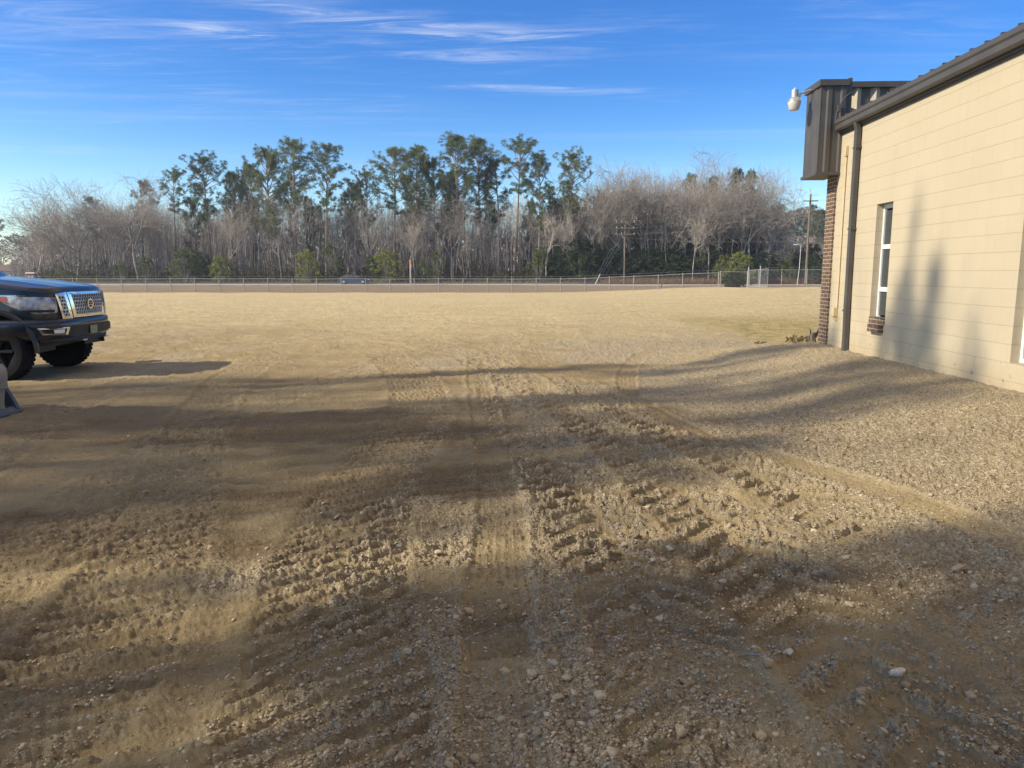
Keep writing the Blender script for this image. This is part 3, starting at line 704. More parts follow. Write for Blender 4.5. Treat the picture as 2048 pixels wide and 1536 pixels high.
# mansard box and parapet
def ribbed(mb, x0, x1, y, z0, z1, pitch=.155, d=.025, axis='x', flip=1):
    pts = []; x = x0
    while x < x1 - 1e-6:
        for fx, fd in ((0, 0), (.42, 0), (.54, 1), (.82, 1), (.94, 0)):
            xx = x + fx * pitch
            if xx <= x1: pts.append((xx, y - flip * d * fd))
        x += pitch
    pts.append((x1, y)); V = []
    for (u, v) in pts:
        for z in (z0, z1): V.append((u, v, z) if axis == 'x' else (v, u, z))
    mb.add(V, [(2 * i, 2 * i + 2, 2 * i + 3, 2 * i + 1) for i in range(len(pts) - 1)])
YB, YF = 13.66, 14.36
mp_ = MB(); ribbed(mp_, YB, YF, -.40, 3.33, 4.80, .35, .012, 'y')
ribbed(mp_, -.40, .06, YB, 3.33, 4.80, .23, .016, 'x'); ribbed(mp_, -.40, 14, YF, 3.33, 4.80, .2, .02, 'x', -1)
mp_.add([(-.40, YB, 3.332), (.0, YB, 3.332), (.0, YF, 3.332), (-.40, YF, 3.332)], [(0, 1, 2, 3)])
mp_.build('mansard_cladding', M['trim'], B)
MB().box(-.43, .0, YB - .03, YF + .03, 3.275, 3.33).box(-.405, -.385, YB - .004, YB + .015, 3.33, 4.8).build('mansard_soffit', M['trim'], B, bevel=.004)
MB().box(-.44, .07, YB - .045, YB + .10, 4.76, 4.865).box(-.44, -.30, YB + .10, YF + .04, 4.76, 4.865).box(-.299, 14, YF - .06, YF + .04, 4.76, 4.865).build('mansard_cap', M['trim'], B, bevel=.005)
# parapet back facing the roof
pb = MB(); x = .10
while x < 13.5:
    pb.add([(x, 14.02, 3.9), (x + .16, 14.02, 3.9), (x + .16, 14.02, 4.80), (x, 14.02, 4.80)], [(0, 1, 2, 3)])
    for u in (.03, .07, .11): pb.box(x + u, x + u + .014, 14.008, 14.0195, 3.9, 4.79)
    x += .325
pb.build('parapet_back', M['panel'], B)
pr = MB(); x = .10
while x < 13.5:
    pr.add([(x + .16, 14.02, 3.9), (x + .235, 13.955, 3.9), (x + .325, 14.02, 3.9), (x + .16, 14.02, 4.8), (x + .235, 13.955, 4.8), (x + .325, 14.02, 4.8)], [(0, 1, 4, 3), (1, 2, 5, 4)])
    x += .325
pr.build('parapet_rib', M['panel_sunlit'], B)
MB().box(.08, 14, 13.93, 14.06, 4.80, 4.90).build('parapet_cap', M['trim'], B, bevel=.004)
cpst = MB(); rect_sweep(cpst, [(.10, 13.70, 4.15), (.10, 13.72, 4.9)], .032, .03); cpst.build('corner_post', M['trim'], B)
cb_ = MB().tube([(.16, 13.66, 4.66), (.06, 13.60, 4.62), (-.02, 13.60, 4.56), (-.08, 13.60, 4.46), (-.14, 13.60, 4.32), (-.15, 13.60, 4.2), (-.12, 13.60, 4.08), (-.04, 13.62, 4.0), (.0, 13.70, 3.96)], .011, 7)
cb_.box(-.125, -.075, 13.575, 13.625, 4.32, 4.44); cb_.build('light_cable', M['cable'], B, True)

# security light hanging off the mansard
SL = empty('security_light', wp(13.95, .62, 4.70), -TH, 'grey security lamp on a short arm fixed to the dark metal box', 'lamp')
def seclight():
    h = MB().lathe([(.001, .14), (.062, .14), (.072, .13), (.076, -.02), (.12, -.07), (.135, -.115), (.001, -.115)], 28)
    for k in range(22):
        a = 2 * math.pi * k / 22
        h.add([(.08 * math.cos(a) + dx * math.sin(a), .08 * math.sin(a) - dx * math.cos(a), z) for dx in (-.004, .004) for z in (-.015, -.10)] +
              [(.145 * math.cos(a) + dx * math.sin(a), .145 * math.sin(a) - dx * math.cos(a), -.105) for dx in (-.004, .004)],
              [(0, 1, 4), (2, 5, 3), (0, 4, 5, 2), (0, 2, 3, 1), (1, 3, 5, 4)])
    h.build('lamp_housing', M['galv'], SL, True)
    MB().lathe([(.136, -.117), (.138, -.13), (.105, -.265), (.09, -.285), (.001, -.29)], 28).build('lamp_lens', M['lens'], SL, True)
    a = MB().tube([(.07, 0, .02), (.12, .0, .055), (.20, 0, .085), (.30, 0, .12), (.50, 0, .185)], [.026, .024, .02, .019, .019], 10)
    a.box(.06, .13, -.03, .03, -.01, .05)
    a.build('lamp_arm', M['galv'], SL, True)
    MB().lathe([(.001, .175), (.02, .175), (.022, .14), (.001, .14)], 12).build('photocell', M['lens'], SL, True)
seclight()
SL.location = wp(14.05, .72, 4.68); SL.scale = (.82, .82, .82)

# meter / small dark object by the brick corner, and weed clump
MT = empty('tree_stump', (6.28, 15.7, 0), .3, 'small dark broken stump in the dry grass beside the brick corner', 'stump')
mt = MB(); MT.location.z = gz(6.28, 15.7); MT.scale = (.7, .7, .7); z0 = 0
mt.lathe([(.17, z0 - .1), (.15, z0 + .05), (.12, z0 + .18), (.11, z0 + .34), (.05, z0 + .31), (.001, z0 + .29)], 9)
mt.prism([(.05, z0 + .25), (.19, z0 + .5), (.20, z0 + .32), (.12, z0 + .2)], -.06, .06, 'xz').prism([(-.14, z0 + .1), (-.09, z0 + .5), (-.03, z0 + .3)], -.05, .05, 'xz')
mt.build('stump_wood', M['wood'], MT)

# ------------------------------------------------------------------ vegetation generators
def tubes(P0, P1, R0, R1, n=3):
    P0, P1, R0, R1 = map(lambda a: np.asarray(a, dtype=float), (P0, P1, R0, R1))
    d = P1 - P0; d /= np.linalg.norm(d, axis=1, keepdims=True) + 1e-9
    ref = np.where(np.abs(d[:, 2:3]) > .9, np.array([[1., 0, 0]]), np.array([[0, 0, 1.]]))
    a = np.cross(d, ref); a /= np.linalg.norm(a, axis=1, keepdims=True) + 1e-9; b = np.cross(d, a)
    t = np.arange(n) * 2 * math.pi / n; ring = a[:, None] * np.cos(t)[None, :, None] + b[:, None] * np.sin(t)[None, :, None]
    V = np.concatenate([P0[:, None] + ring * R0[:, None, None], P1[:, None] + ring * R1[:, None, None]], 1).reshape(-1, 3)
    k = np.arange(n); q = np.stack([k, (k + 1) % n, n + (k + 1) % n, n + k], 1)
    F = (q[None] + (np.arange(len(P0)) * 2 * n)[:, None, None]).reshape(-1, 4)
    return V, F
def rdir(rng): 
    while 1:
        v = Vector((rng.uniform(-1, 1), rng.uniform(-1, 1), rng.uniform(-1, 1)))
        if .05 < v.length < 1: return v.normalized()
def bare_tree(H, seed, depth=5, fork=.3, spread=1.0, r0=.24, nch=4, up=.12, tmin=.015):
    rng = random.Random(seed); S = []
    def grow(p, d, L, r, lv):
        k = 3 if lv < depth else 2
        for i in range(k):
            nd = (d + rdir(rng) * (.10 if lv == 0 else .20 + .03 * lv) + Vector((0, 0, up * .35 if lv else 0))).normalized()
            q = p + nd * L / k; r1 = max(tmin, r * (.86 if lv else .90)); S.append((p, q, r, r1, lv)); p, d, r = q, nd, r1
            if lv < depth and (lv > 0 or i == k - 1):
                m = max(1, round(nch / 3 * (2.4 if lv == 0 else 1)) + (rng.random() < .22))
                if i == k - 1: m = max(2, m)
                for _ in range(m):
                    ax = d.cross(rdir(rng)).normalized(); an = R(rng.uniform(18, 48) * spread + lv * 3)
                    cd = Matrix.Rotation(an, 3, ax) @ d; cd.z += up * .5
                    grow(p, cd.normalized(), L * rng.uniform(.58, .80) * (1.0 if lv else 1.35 * (1 - fork) / .7 * (.3 / fork) ** .5), r * rng.uniform(.56, .76), lv + 1)
    grow(Vector((0, 0, -.2)), Vector((rng.uniform(-.05, .05), rng.uniform(-.05, .05), 1)).normalized(), fork * H, r0, 0)
    P0 = np.array([s[0][:] for s in S]); P1 = np.array([s[1][:] for s in S]); top = P1[:, 2].max(); f = H / top
    P0[:, :] *= f; P1[:, :] *= f
    lv = np.array([s[4] for s in S]); R0 = np.array([s[2] for s in S]); R1 = np.array([s[3] for s in S])
    th = lv <= 1
    t = tubes(P0[th], P1[th], R0[th], R1[th], 6); c = tubes(P0[~th], P1[~th], R0[~th], R1[~th], 3)
    return t, c
def clumps(cen, rad, m, w, rs, upb=.2, tri=True):
    K = len(cen); d = rs.normal(size=(K, m, 3)); d[..., 2] += upb; d /= np.linalg.norm(d, axis=-1, keepdims=True)
    rr = rad[:, None] * rs.uniform(.45, 1.05, (K, m)); tip = cen[:, None] + d * rr[..., None] * np.array([1, 1, .8])
    base = cen[:, None] + d * (rr * rs.uniform(.1, .5, (K, m)))[..., None]
    s = np.cross(d, rs.normal(size=(K, m, 3))); s /= np.linalg.norm(s, axis=-1, keepdims=True) + 1e-9
    ww = w * rs.uniform(.6, 1.4, (K, m))[..., None]
    V = np.stack([base - s * ww, base + s * ww, tip], 2).reshape(-1, 3)
    return V, np.arange(len(V)).reshape(-1, 3)
def pine_tree(H, seed, crown0=.5, width=3.4, nb=46, r0=.26, flat=.5, density=1.0, tilt=.03, cl=.80):
    rng = random.Random(seed); rs = np.random.RandomState(seed)
    P = [Vector((0, 0, -.2))]; d = Vector((rng.uniform(-tilt, tilt), rng.uniform(-tilt, tilt), 1)); rads = [r0]
    n = 14
    for i in range(n):
        d = (d + Vector((rng.uniform(-.035, .035), rng.uniform(-.035, .035), .05))).normalized(); P.append(P[-1] + d * H / n * 1.0); rads.append(max(.03, r0 * (1 - .88 * (i + 1) / n)))
    A = [(P[i], P[i + 1], rads[i], rads[i + 1]) for i in range(n)]
    def at(f):
        q = f * n; i = min(n - 1, int(q)); return P[i].lerp(P[i + 1], q - i)
    br = []; cen = []; rad = []
    for b in range(nb):
        f = crown0 + (1 - crown0) * (b + rng.random()) / nb * .99; g = (f - crown0) / (1 - crown0)
        prof = (math.sin(math.pi * min(1, (g * .80 + .20))) ** .6) * (.55 + .6 * g if g < flat else 1.0)
        if g < .3: prof *= rng.choice([.5, .9, 1.0, .3])
        L = width * prof * rng.uniform(.45, 1.1) + .4; az = rng.uniform(0, 6.283); elv = R(rng.uniform(-5, 25) + 35 * g)
        p = at(f); dd = Vector((math.cos(az) * math.cos(elv), math.sin(az) * math.cos(elv), math.sin(elv)))
        rr = .028 + .022 * L; k = 3; q = p
        for i in range(k):
            dd = (dd + rdir(rng) * .22 + Vector((0, 0, .10))).normalized(); q2 = q + dd * L / k; br.append((q, q2, rr, rr * .65)); rr *= .65; q = q2
            if i >= 1 or L < 1.5:
                for _ in range(int((2 + L * .8) * density)):
                    c = q + rdir(rng) * rng.uniform(.15, .75) * min(1.2, L * .35) + Vector((0, 0, .1)); br.append((q, c, rr * .6, .01))
                    cen.append(c[:]); rad.append(rng.uniform(.55, 1.15) * cl)
    for _ in range(6): cen.append((at(.985) + rdir(rng) * .5)[:]); rad.append(cl * .9)
    # dead stubs on the lower trunk
    for _ in range(9):
        f = rng.uniform(crown0 * .45, crown0); az = rng.uniform(0, 6.28); p = at(f)
        br.append((p, p + Vector((math.cos(az), math.sin(az), rng.uniform(-.1, .4))) * rng.uniform(.4, 1.6), .03, .01))
    T = tubes(*[np.array([a[i][:] if i < 2 else a[i] for a in A]) for i in range(4)], 8)
    Bq = tubes(*[np.array([a[i][:] if i < 2 else a[i] for a in br]) for i in range(4)], 3)
    V, F = clumps(np.array(cen), np.array(rad), 40, .034, rs, .35)
    tv = np.concatenate([T[0], Bq[0]]); tf = np.concatenate([T[1], Bq[1] + len(T[0])])
    return (tv, tf), (V, F)
ORD = 'first second third fourth fifth sixth seventh eighth ninth tenth eleventh twelfth thirteenth fourteenth fifteenth sixteenth seventeenth eighteenth nineteenth twentieth twenty-first twenty-second twenty-third twenty-fourth twenty-fifth twenty-sixth twenty-seventh twenty-eighth twenty-ninth thirtieth thirty-first thirty-second thirty-third thirty-fourth'.split()
def proto_bare(name, *a, bark='barkg', tw='twig', **k):
    t, c = bare_tree(*a, **k); tm = mesh_np('trunk', t[0], [t[1]], True); cm = mesh_np('crown', c[0], [c[1]])
    return (name, tm, M[bark], cm, M[tw], a[0])
def proto_pine(*a, nd='needle', **k):
    t, c = pine_tree(*a, **k); return ('pine_tree', mesh_np('trunk', t[0], [t[1]], True), M['bark'], mesh_np('crown', c[0], [c[1]]), M[nd], a[0])
def place(pr, x, y, h, label, rz=0., wid=1.0, group=None, z=None, cat='tree', swap=None):
    name, tm, m1, cm, m2, H = pr; s = h / H
    e = empty(name, (x, y, gz(x, y) if z is None else z), rz, label, cat, group); e.scale = (s * wid, s * wid, s); e.scale = e.scale * 1.0
    if not tm.materials: tm.materials.append(m1)
    if not cm.materials: cm.materials.append(m2)
    for nm, me in (('trunk', tm), ('crown', cm)):
        o = bpy.data.objects.new(nm, me); C.objects.link(o); o.parent = e
    return e
PINE = [proto_pine(24, 1, crown0=.48, width=5.0, nb=56, density=1.1), proto_pine(24, 2, crown0=.52, width=5.0, nb=46, flat=.4),
        proto_pine(22, 3, crown0=.34, width=5.4, nb=80, density=1.2), proto_pine(24, 4, crown0=.64, width=4.4, nb=34),
        proto_pine(23, 5, crown0=.42, width=3.9, nb=62), proto_pine(20, 6, crown0=.26, width=5.4, nb=84, density=1.2, nd='needled'),
        proto_pine(22, 7, crown0=.50, width=3.6, nb=42, nd='needled')]
BARE = [proto_bare('bare_tree', 20, 11, fork=.28, spread=1.05, r0=.30), proto_bare('bare_tree', 19, 12, fork=.35, spread=.85, r0=.22),
        proto_bare('bare_tree', 21, 13, fork=.22, spread=.75, r0=.24, bark='barkw', tw='twigw'), proto_bare('bare_tree', 17, 14, depth=4, fork=.45, spread=.75, r0=.15, tw='twigp', tmin=.018),
        proto_bare('bare_tree', 18, 15, depth=4, fork=.5, spread=.7, r0=.13, bark='barkw', tw='twigw', tmin=.018), proto_bare('bare_tree', 18, 16, fork=.30, spread=1.1, r0=.20, nch=3, bark='barkw', tw='twigw'),
        proto_bare('bare_tree', 16, 17, depth=4, fork=.40, spread=.9, r0=.14, tw='twig', tmin=.018)]
def px2x(px, Y): return (px - 1024) / 1500 * Y / math.cos(R(8.46)) * .985
def topz(py, Y):
    b = (768 - py) / 1500; p = R(8.46); return 1.6 + Y * (-math.sin(p) + b * math.cos(p)) / (math.cos(p) + b * math.sin(p))
def at_px(px, py, Y):
    b = (768 - py) / 1500; p = R(8.46); k = math.cos(p) + b * math.sin(p); return (px - 1024) / 1500 * Y / k, topz(py, Y)
GZ = -.35
def tree_at(pr, px, py, Y, label, wid=1., rz=None, group=None):
    x, zt = at_px(px, py, Y); x = (px - 1024) / 1500 * Y / math.cos(R(8.46)) / (1 + math.tan(R(8.46)) * ((768 - 500) / 1500))
    if rz is None: rz = (px * 2.39) % 6.28
    return place(pr, x, Y, zt - GZ, label, rz, wid, group, GZ)

# ------------------------------------------------------------------ traced pines and bare trees
pines = [ # px, top py, proto, Y, width, label
    (350, 345, 3, 140, 1.0, 'small-crowned pine rising above bare trees, leftmost of the tall pines'),
    (420, 316, 0, 136, 1.05, 'spreading pine with a pointed layered crown, second tall pine from the left'),
    (282, 366, 6, 138, .95, 'short dark pine tucked inside a big bare tree on the left'),
    (385, 400, 2, 141, .7, 'dense low green pine just left of the layered pine'),
    (470, 352, 5, 146, .7, 'dark pine filling the gap between the layered pine and the tall pair'),
    (505, 330, 0, 142, .85, 'sloping-shouldered pine left of the tall twin pines'),
    (540, 305, 2, 134, .85, 'bright dense green pine with foliage hanging low, left of the tall twin pines'),
    (592, 284, 1, 132, 1.12, 'tallest pine of the left pair with a round flat top and bare trunk'),
    (652, 292, 1, 131, 1.0, 'right pine of the left tall pair with a side tuft reaching right'),
    (620, 400, 5, 137, .5, 'narrow dark pine crown low between the tall pair'),
    (690, 385, 6, 140, .8, 'small dark pine below and right of the tall pair'),
    (738, 345, 0, 138, .8, 'pine on the left slope of the middle pine group'),
    (788, 303, 1, 133, 1.15, 'umbrella-topped pine with a long clean leaning trunk in the middle group'),
    (836, 296, 4, 137, 1.1, 'pine just right of the umbrella-topped pine, slightly higher'),
    (872, 325, 2, 140, .75, 'dense dark pine in the dip left of the highest pine'),
    (900, 350, 5, 143, .6, 'dark pine partly hidden below the highest pine'),
    (926, 275, 4, 135, 1.15, 'highest pine of the wood with a narrow ragged top'),
    (968, 281, 4, 138, 1.0, 'dark pine directly right of the highest pine'),
    (1003, 320, 6, 136, 1.1, 'lower dark pine between the highest pines and the tufted pine'),
    (1028, 285, 3, 134, 1.15, 'pine with a wide tufted cap on a long curved trunk'),
    (1074, 312, 4, 133, .85, 'slim pine standing alone right of the tufted-cap pine'),
    (1145, 309, 0, 131, .9, 'sunlit bushy pine, rightmost of the tall pines, before the bare wood'),
    (1110, 400, 6, 139, .9, 'short dark pine low beside the sunlit bushy pine'),
    (1380, 352, 4, 146, .8, 'pine half hidden behind bare branches right of the road poles'),
    (1415, 362, 5, 148, .55, 'broad dark pine behind pale bare trees on the right'),
    (1472, 348, 5, 146, .62, 'dark pointed pine behind the tallest bare trees on the right'),
    (1502, 350, 2, 147, .55, 'dense dark pine just left of the leaning bare tree on the right'),
    (1330, 395, 5, 150, .6, 'dark pine deep behind the utility pole'),
    (1235, 405, 5, 150, .6, 'dark pine deep behind the bare trees left of the utility pole'),
    (205, 398, 6, 146, 1.1, 'low dark pine top between the two big bare trees on the left'),
]
for px, py, k, Y, wd, lb in pines: tree_at(PINE[k], px, py, Y, lb, wd)
bares = [
    (150, 352, 0, 132, 1.15, 'big spreading bare tree at the left end of the wood with an arm reaching left'),
    (105, 385, 2, 138, .8, 'bare tree with pale upright branches at the far left shoulder of the wood'),
    (190, 372, 1, 136, .9, 'bare tree right of the big spreading one at the left end'),
    (275, 352, 0, 130, 1.0, 'bare oak with a dark trunk wrapped round the short pine on the left'),
    (310, 395, 1, 134, .8, 'bare tree with fine twigs left of the small-crowned pine'),
    (455, 400, 2, 130, .8, 'whitish bare tree in front of the dark pines left of centre'),
    (705, 398, 1, 136, .9, 'bare tree showing against the sky between the two pine groups'),
    (745, 400, 0, 130, .8, 'crooked dark-limbed bare tree under the middle pine group'),
    (905, 395, 0, 130, .9, 'vine-covered forked bare tree below the highest pine'),
    (1092, 420, 5, 128, .75, 'low pale bare tree spraying outward under the slim pine'),
    (1250, 308, 2, 134, 1.15, 'broad fan-shaped bare tree rising highest above the utility pole'),
    (1205, 340, 0, 136, .9, 'bare tree with dark limbs left of the fan-shaped bare tree'),
    (1300, 325, 1, 137, 1.0, 'bare tree with a rounded twiggy head right of the fan-shaped one'),
    (1368, 304, 0, 135, 1.0, 'tall open bare tree with separate upright leaders, middle of the right wood'),
    (1386, 430, 5, 126, .6, 'white-barked slender forked tree in front of the right wood'),
    (1455, 322, 2, 133, 1.0, 'bare tree with pale stems in front of the dark pointed pine'),
    (1505, 322, 5, 131, .95, 'pale-trunked bare tree left of the leaning outer tree'),
    (1548, 330, 0, 133, .85, 'outermost bare tree on the right leaning out over the lower pines'),
    (1170, 420, 6, 129, .9, 'small reddish bare tree under the sunlit bushy pine'),
    (1420, 400, 6, 128, .9, 'small grey bare tree right of the white-barked forked tree'),
    (560, 430, 6, 128, .8, 'thin bare tree standing in front of the dense green pine'),
    (830, 420, 2, 129, .7, 'forked greyish bare tree left of the highest pine'),
]
for px, py, k, Y, wd, lb in bares: tree_at(BARE[k], px, py - 8, Y, lb, wd * 1.1)
extra = [
    (72, 398, 2, 134, 1.1, 'leftmost pale twiggy bare tree of the wood, beside the spreading one'), (128, 372, 1, 133, 1.2, 'full-headed bare tree behind the big spreading one at the left end'),
    (222, 372, 2, 133, 1.1, 'grey bare tree left of the oak that wraps the short pine'), (245, 362, 1, 131, 1.1, 'rounded bare tree touching the left side of the oak by the short pine'),
    (330, 385, 2, 134, 1.0, 'bare tree right under the small-crowned pine'), (60, 440, 6, 133, 1.2, 'low bush-like bare tree at the left edge of the wood'),
    (1222, 328, 1, 134, 1.1, 'bare tree filling the left shoulder of the fan-shaped one'), (1278, 318, 2, 135, 1.1, 'pale bare tree just right of the fan-shaped one'),
    (1340, 322, 1, 133, 1.0, 'bare tree left of the tall open one with upright leaders'), (1400, 330, 2, 136, 1.0, 'bare tree right of the tall open one with upright leaders'),
    (1432, 332, 1, 134, 1.0, 'bare tree before the broad dark pine on the right'), (1484, 330, 1, 132, 1.0, 'bare tree between the dark pointed pine and the pale-trunked tree'),
    (1530, 345, 2, 132, .9, 'slim bare tree just left of the outermost leaning one'), (1190, 365, 2, 133, .9, 'pale bare tree right beside the sunlit bushy pine')]
for px, py, k, Y, wd, lb in extra: tree_at(BARE[k], px, py, Y, lb, wd)
rng = random.Random(5)
env = [(40, 480), (100, 440), (160, 420), (230, 415), (320, 410), (420, 395), (520, 380), (620, 390), (700, 420), (780, 395), (880, 385), (980, 390), (1080, 400),
       (1160, 375), (1240, 345), (1330, 350), (1420, 350), (1500, 360), (1560, 410), (1600, 470)]
def envy(px): return float(np.interp(px, [e[0] for e in env], [e[1] for e in env])) - 14
for i in range(120):
    px = 60 + 1500 * (i + rng.random()) / 120; Y = rng.uniform(132, 165); py = envy(px) + rng.uniform(-8, 45)
    k = rng.choice([3, 4, 3, 4, 6, 1] if px < 1100 else [1, 2, 6, 5, 4, 3])
    tree_at(BARE[k], px, py, Y, 'slender leafless grey-purple tree packed among others inside the wood', rng.uniform(.65, 1.0), rng.uniform(0, 6.28), 'slender bare trees filling the wood')
for i in range(26):   # low evergreen pines in the shade of the wood on the right
    px = 1060 + 500 * (i + rng.random()) / 26; Y = rng.uniform(136, 160); py = rng.uniform(400, 455)
    tree_at(PINE[5], px, py, Y, ORD[i] + ' from the left of the low dark evergreens inside the right wood', rng.uniform(.55, .9), rng.uniform(0, 6.28), 'low dark evergreens inside the right wood')
for i in range(14):
    px = 370 + 800 * (i + rng.random()) / 14; Y = rng.uniform(138, 152); py = rng.uniform(352, 415)
    tree_at(PINE[rng.choice([5, 2, 6, 4])], px, py, Y, ORD[i] + ' from the left of the mid-height pines crowded between the tall ones', rng.uniform(.5, .75), rng.uniform(0, 6.28), 'mid-height pines crowded between the tall ones')
for i in range(22):
    px = 1540 + 330 * (i + rng.random()) / 22; Y = rng.uniform(185, 240); py = rng.uniform(415, 436)
    tree_at(PINE[rng.choice([5, 2, 5])], px, py, Y, ORD[i] + ' from the left of the distant dark pines behind the tall utility pole', rng.uniform(.8, 1.1), rng.uniform(0, 6.28), 'distant pines behind the tall utility pole')
for i in range(9):
    px = -130 + 230 * (i + rng.random()) / 9; Y = rng.uniform(190, 240); py = rng.uniform(450, 480)
    tree_at(BARE[rng.choice([0, 1, 6])], px, py, Y, ORD[i] + ' from the left of the faint far bare trees above the truck bonnet', rng.uniform(.9, 1.2), rng.uniform(0, 6.28), 'far bare trees above the truck')
tree_at(PINE[3], 0, 440, 200, 'far dark pine at the left picture edge above the truck', 1.1)
for i in range(7):
    px = 1560 + 90 * (i + rng.random()) / 7
    tree_at(BARE[5], px, rng.uniform(455, 490), 130 + i * 3, ORD[i] + ' from the left of the low pale scrubby trees beside the tall pole', 1.3, rng.uniform(0, 6.28), 'pale scrubby trees beside the tall pole')

# fine thicket of stems behind and between the trees
def thicket(n, seed):
    rs = np.random.RandomState(seed); px = rs.uniform(20, 1600, n); Y = rs.uniform(130, 185, n)
    X = (px - 1024) / 1500 * Y * .985; H = np.array([topz(envy(p) + rs.uniform(15, 110), y) for p, y in zip(px, Y)]) - GZ; H = np.maximum(H, 3)
    b = np.stack([X, Y, np.full(n, GZ - .1)], 1); P0 = []; P1 = []; A = []; Bb = []
    lean = rs.normal(0, .06, (n, 3)); lean[:, 2] = 0; m1 = b + np.stack([lean[:, 0] * H, lean[:, 1] * H, H * .5], 1)
    l2 = rs.normal(0, .06, (n, 2)); tp = m1 + np.stack([l2[:, 0] * H, l2[:, 1] * H, H * .5], 1); r = rs.uniform(.03, .11, n)
    segs = [tubes(b, m1, r, r * .75, 4), tubes(m1, tp, r * .75, np.full(n, .015), 3)]
    for k in range(9):
        t = rs.uniform(.25, 1, n)[:, None]; s = np.where(t < .5, b + (m1 - b) * t * 2, m1 + (tp - m1) * (t * 2 - 1))
        a = rs.uniform(0, 6.28, n); L = rs.uniform(.8, 2.6, n) * (1.2 - .6 * t[:, 0]); e = s + np.stack([np.cos(a) * L * .6, np.sin(a) * L * .6, L * rs.uniform(.3, .9, n)], 1)
        segs.append(tubes(s, e, np.full(n, .022), np.full(n, .010), 3))
    V = []; F = []; o = 0
    for v, f in segs: V.append(v); F.append(f + o); o += len(v)
    return mesh_np('thicket', np.concatenate(V), [np.concatenate(F)])
tk = obj('woodland_thicket', thicket(3400, 9), M['twigp']); tag(tk, 'purple grey mass of fine bare stems deep inside the wood', 'thicket', kind='stuff')
def undergrowth(n, seed):
    rs = np.random.RandomState(seed); px = rs.uniform(60, 1620, n); Y = rs.uniform(127, 150, n); X = (px - 1024) / 1500 * Y * .985
    h = rs.uniform(.6, 3.2, n) * (1 + .5 * (px > 1150)); nz = vn(px * .02, Y * .1, 4); h = h * (.5 + nz)
    cen = np.stack([X, Y, GZ + h * rs.uniform(.2, 1, n)], 1); return clumps(cen, rs.uniform(.5, 1.0, n), 26, .045, rs, .3)
v, f = undergrowth(5200, 8)
ug = obj('undergrowth', mesh_np('undergrowth', v, [f]), foliage_material('undergrowth_leaves', (.034, .040, .018), (.115, .115, .048), .12)); tag(ug, 'brown green tangle of brush along the foot of the wood', 'undergrowth', kind='stuff')
# backing bank of far woodland seen through the gaps
v, f = clumps(*(lambda rs, n: (np.stack([(rs.uniform(30, 1640, n) - 1024) / 1500 * 195, rs.uniform(188, 205, n), GZ + rs.uniform(0, 11, n)], 1), rs.uniform(1., 1.9, n)))(np.random.RandomState(3), 9000), 14, .12, np.random.RandomState(4), .4)
fw = obj('far_woodland', mesh_np('far_woodland', v, [f]), M['twigp']); tag(fw, 'dim brown depth of more woodland seen between the stems', 'woodland', kind='stuff')

# shrubs
def shrub_mesh(seed, w, h, n, leafw=.05, m=30):
    rs = np.random.RandomState(seed); a = rs.uniform(0, 6.28, n); t = rs.rand(n); rr = w * np.sqrt(rs.rand(n)) * (np.sin(np.pi * np.clip(t * .8 + .15, 0, 1)) ** .7) * (1 + .25 * np.sin(a * 3 + seed))
    cen = np.stack([np.cos(a) * rr, np.sin(a) * rr, h * t * rs.uniform(.85, 1.05, n)], 1)
    c = clumps(cen, rs.uniform(.18, .42, n) * w / 1.6, m, leafw, rs, .4)
    P1 = cen[: min(60, n)]; k = len(P1); P0 = np.zeros((k, 3)); P0[:, 0] = P1[:, 0] * .1; P0[:, 1] = P1[:, 1] * .1
    return c, tubes(P0, P1, np.full(k, .04), np.full(k, .01), 3)
def proto_shrub(seed, w, h, n, lf, **k):
    c, t = shrub_mesh(seed, w, h, n, **k); return ('evergreen_shrub', mesh_np('stems', t[0], [t[1]]), M['barkg'], mesh_np('foliage', c[0], [c[1]]), M[lf], h)
SH = [proto_shrub(1, 2.0, 4, 130, 'leaf'), proto_shrub(2, 2.2, 4, 150, 'leafy'), proto_shrub(3, 2.8, 5, 190, 'leafd'), proto_shrub(4, 1.7, 5, 120, 'leaf')]
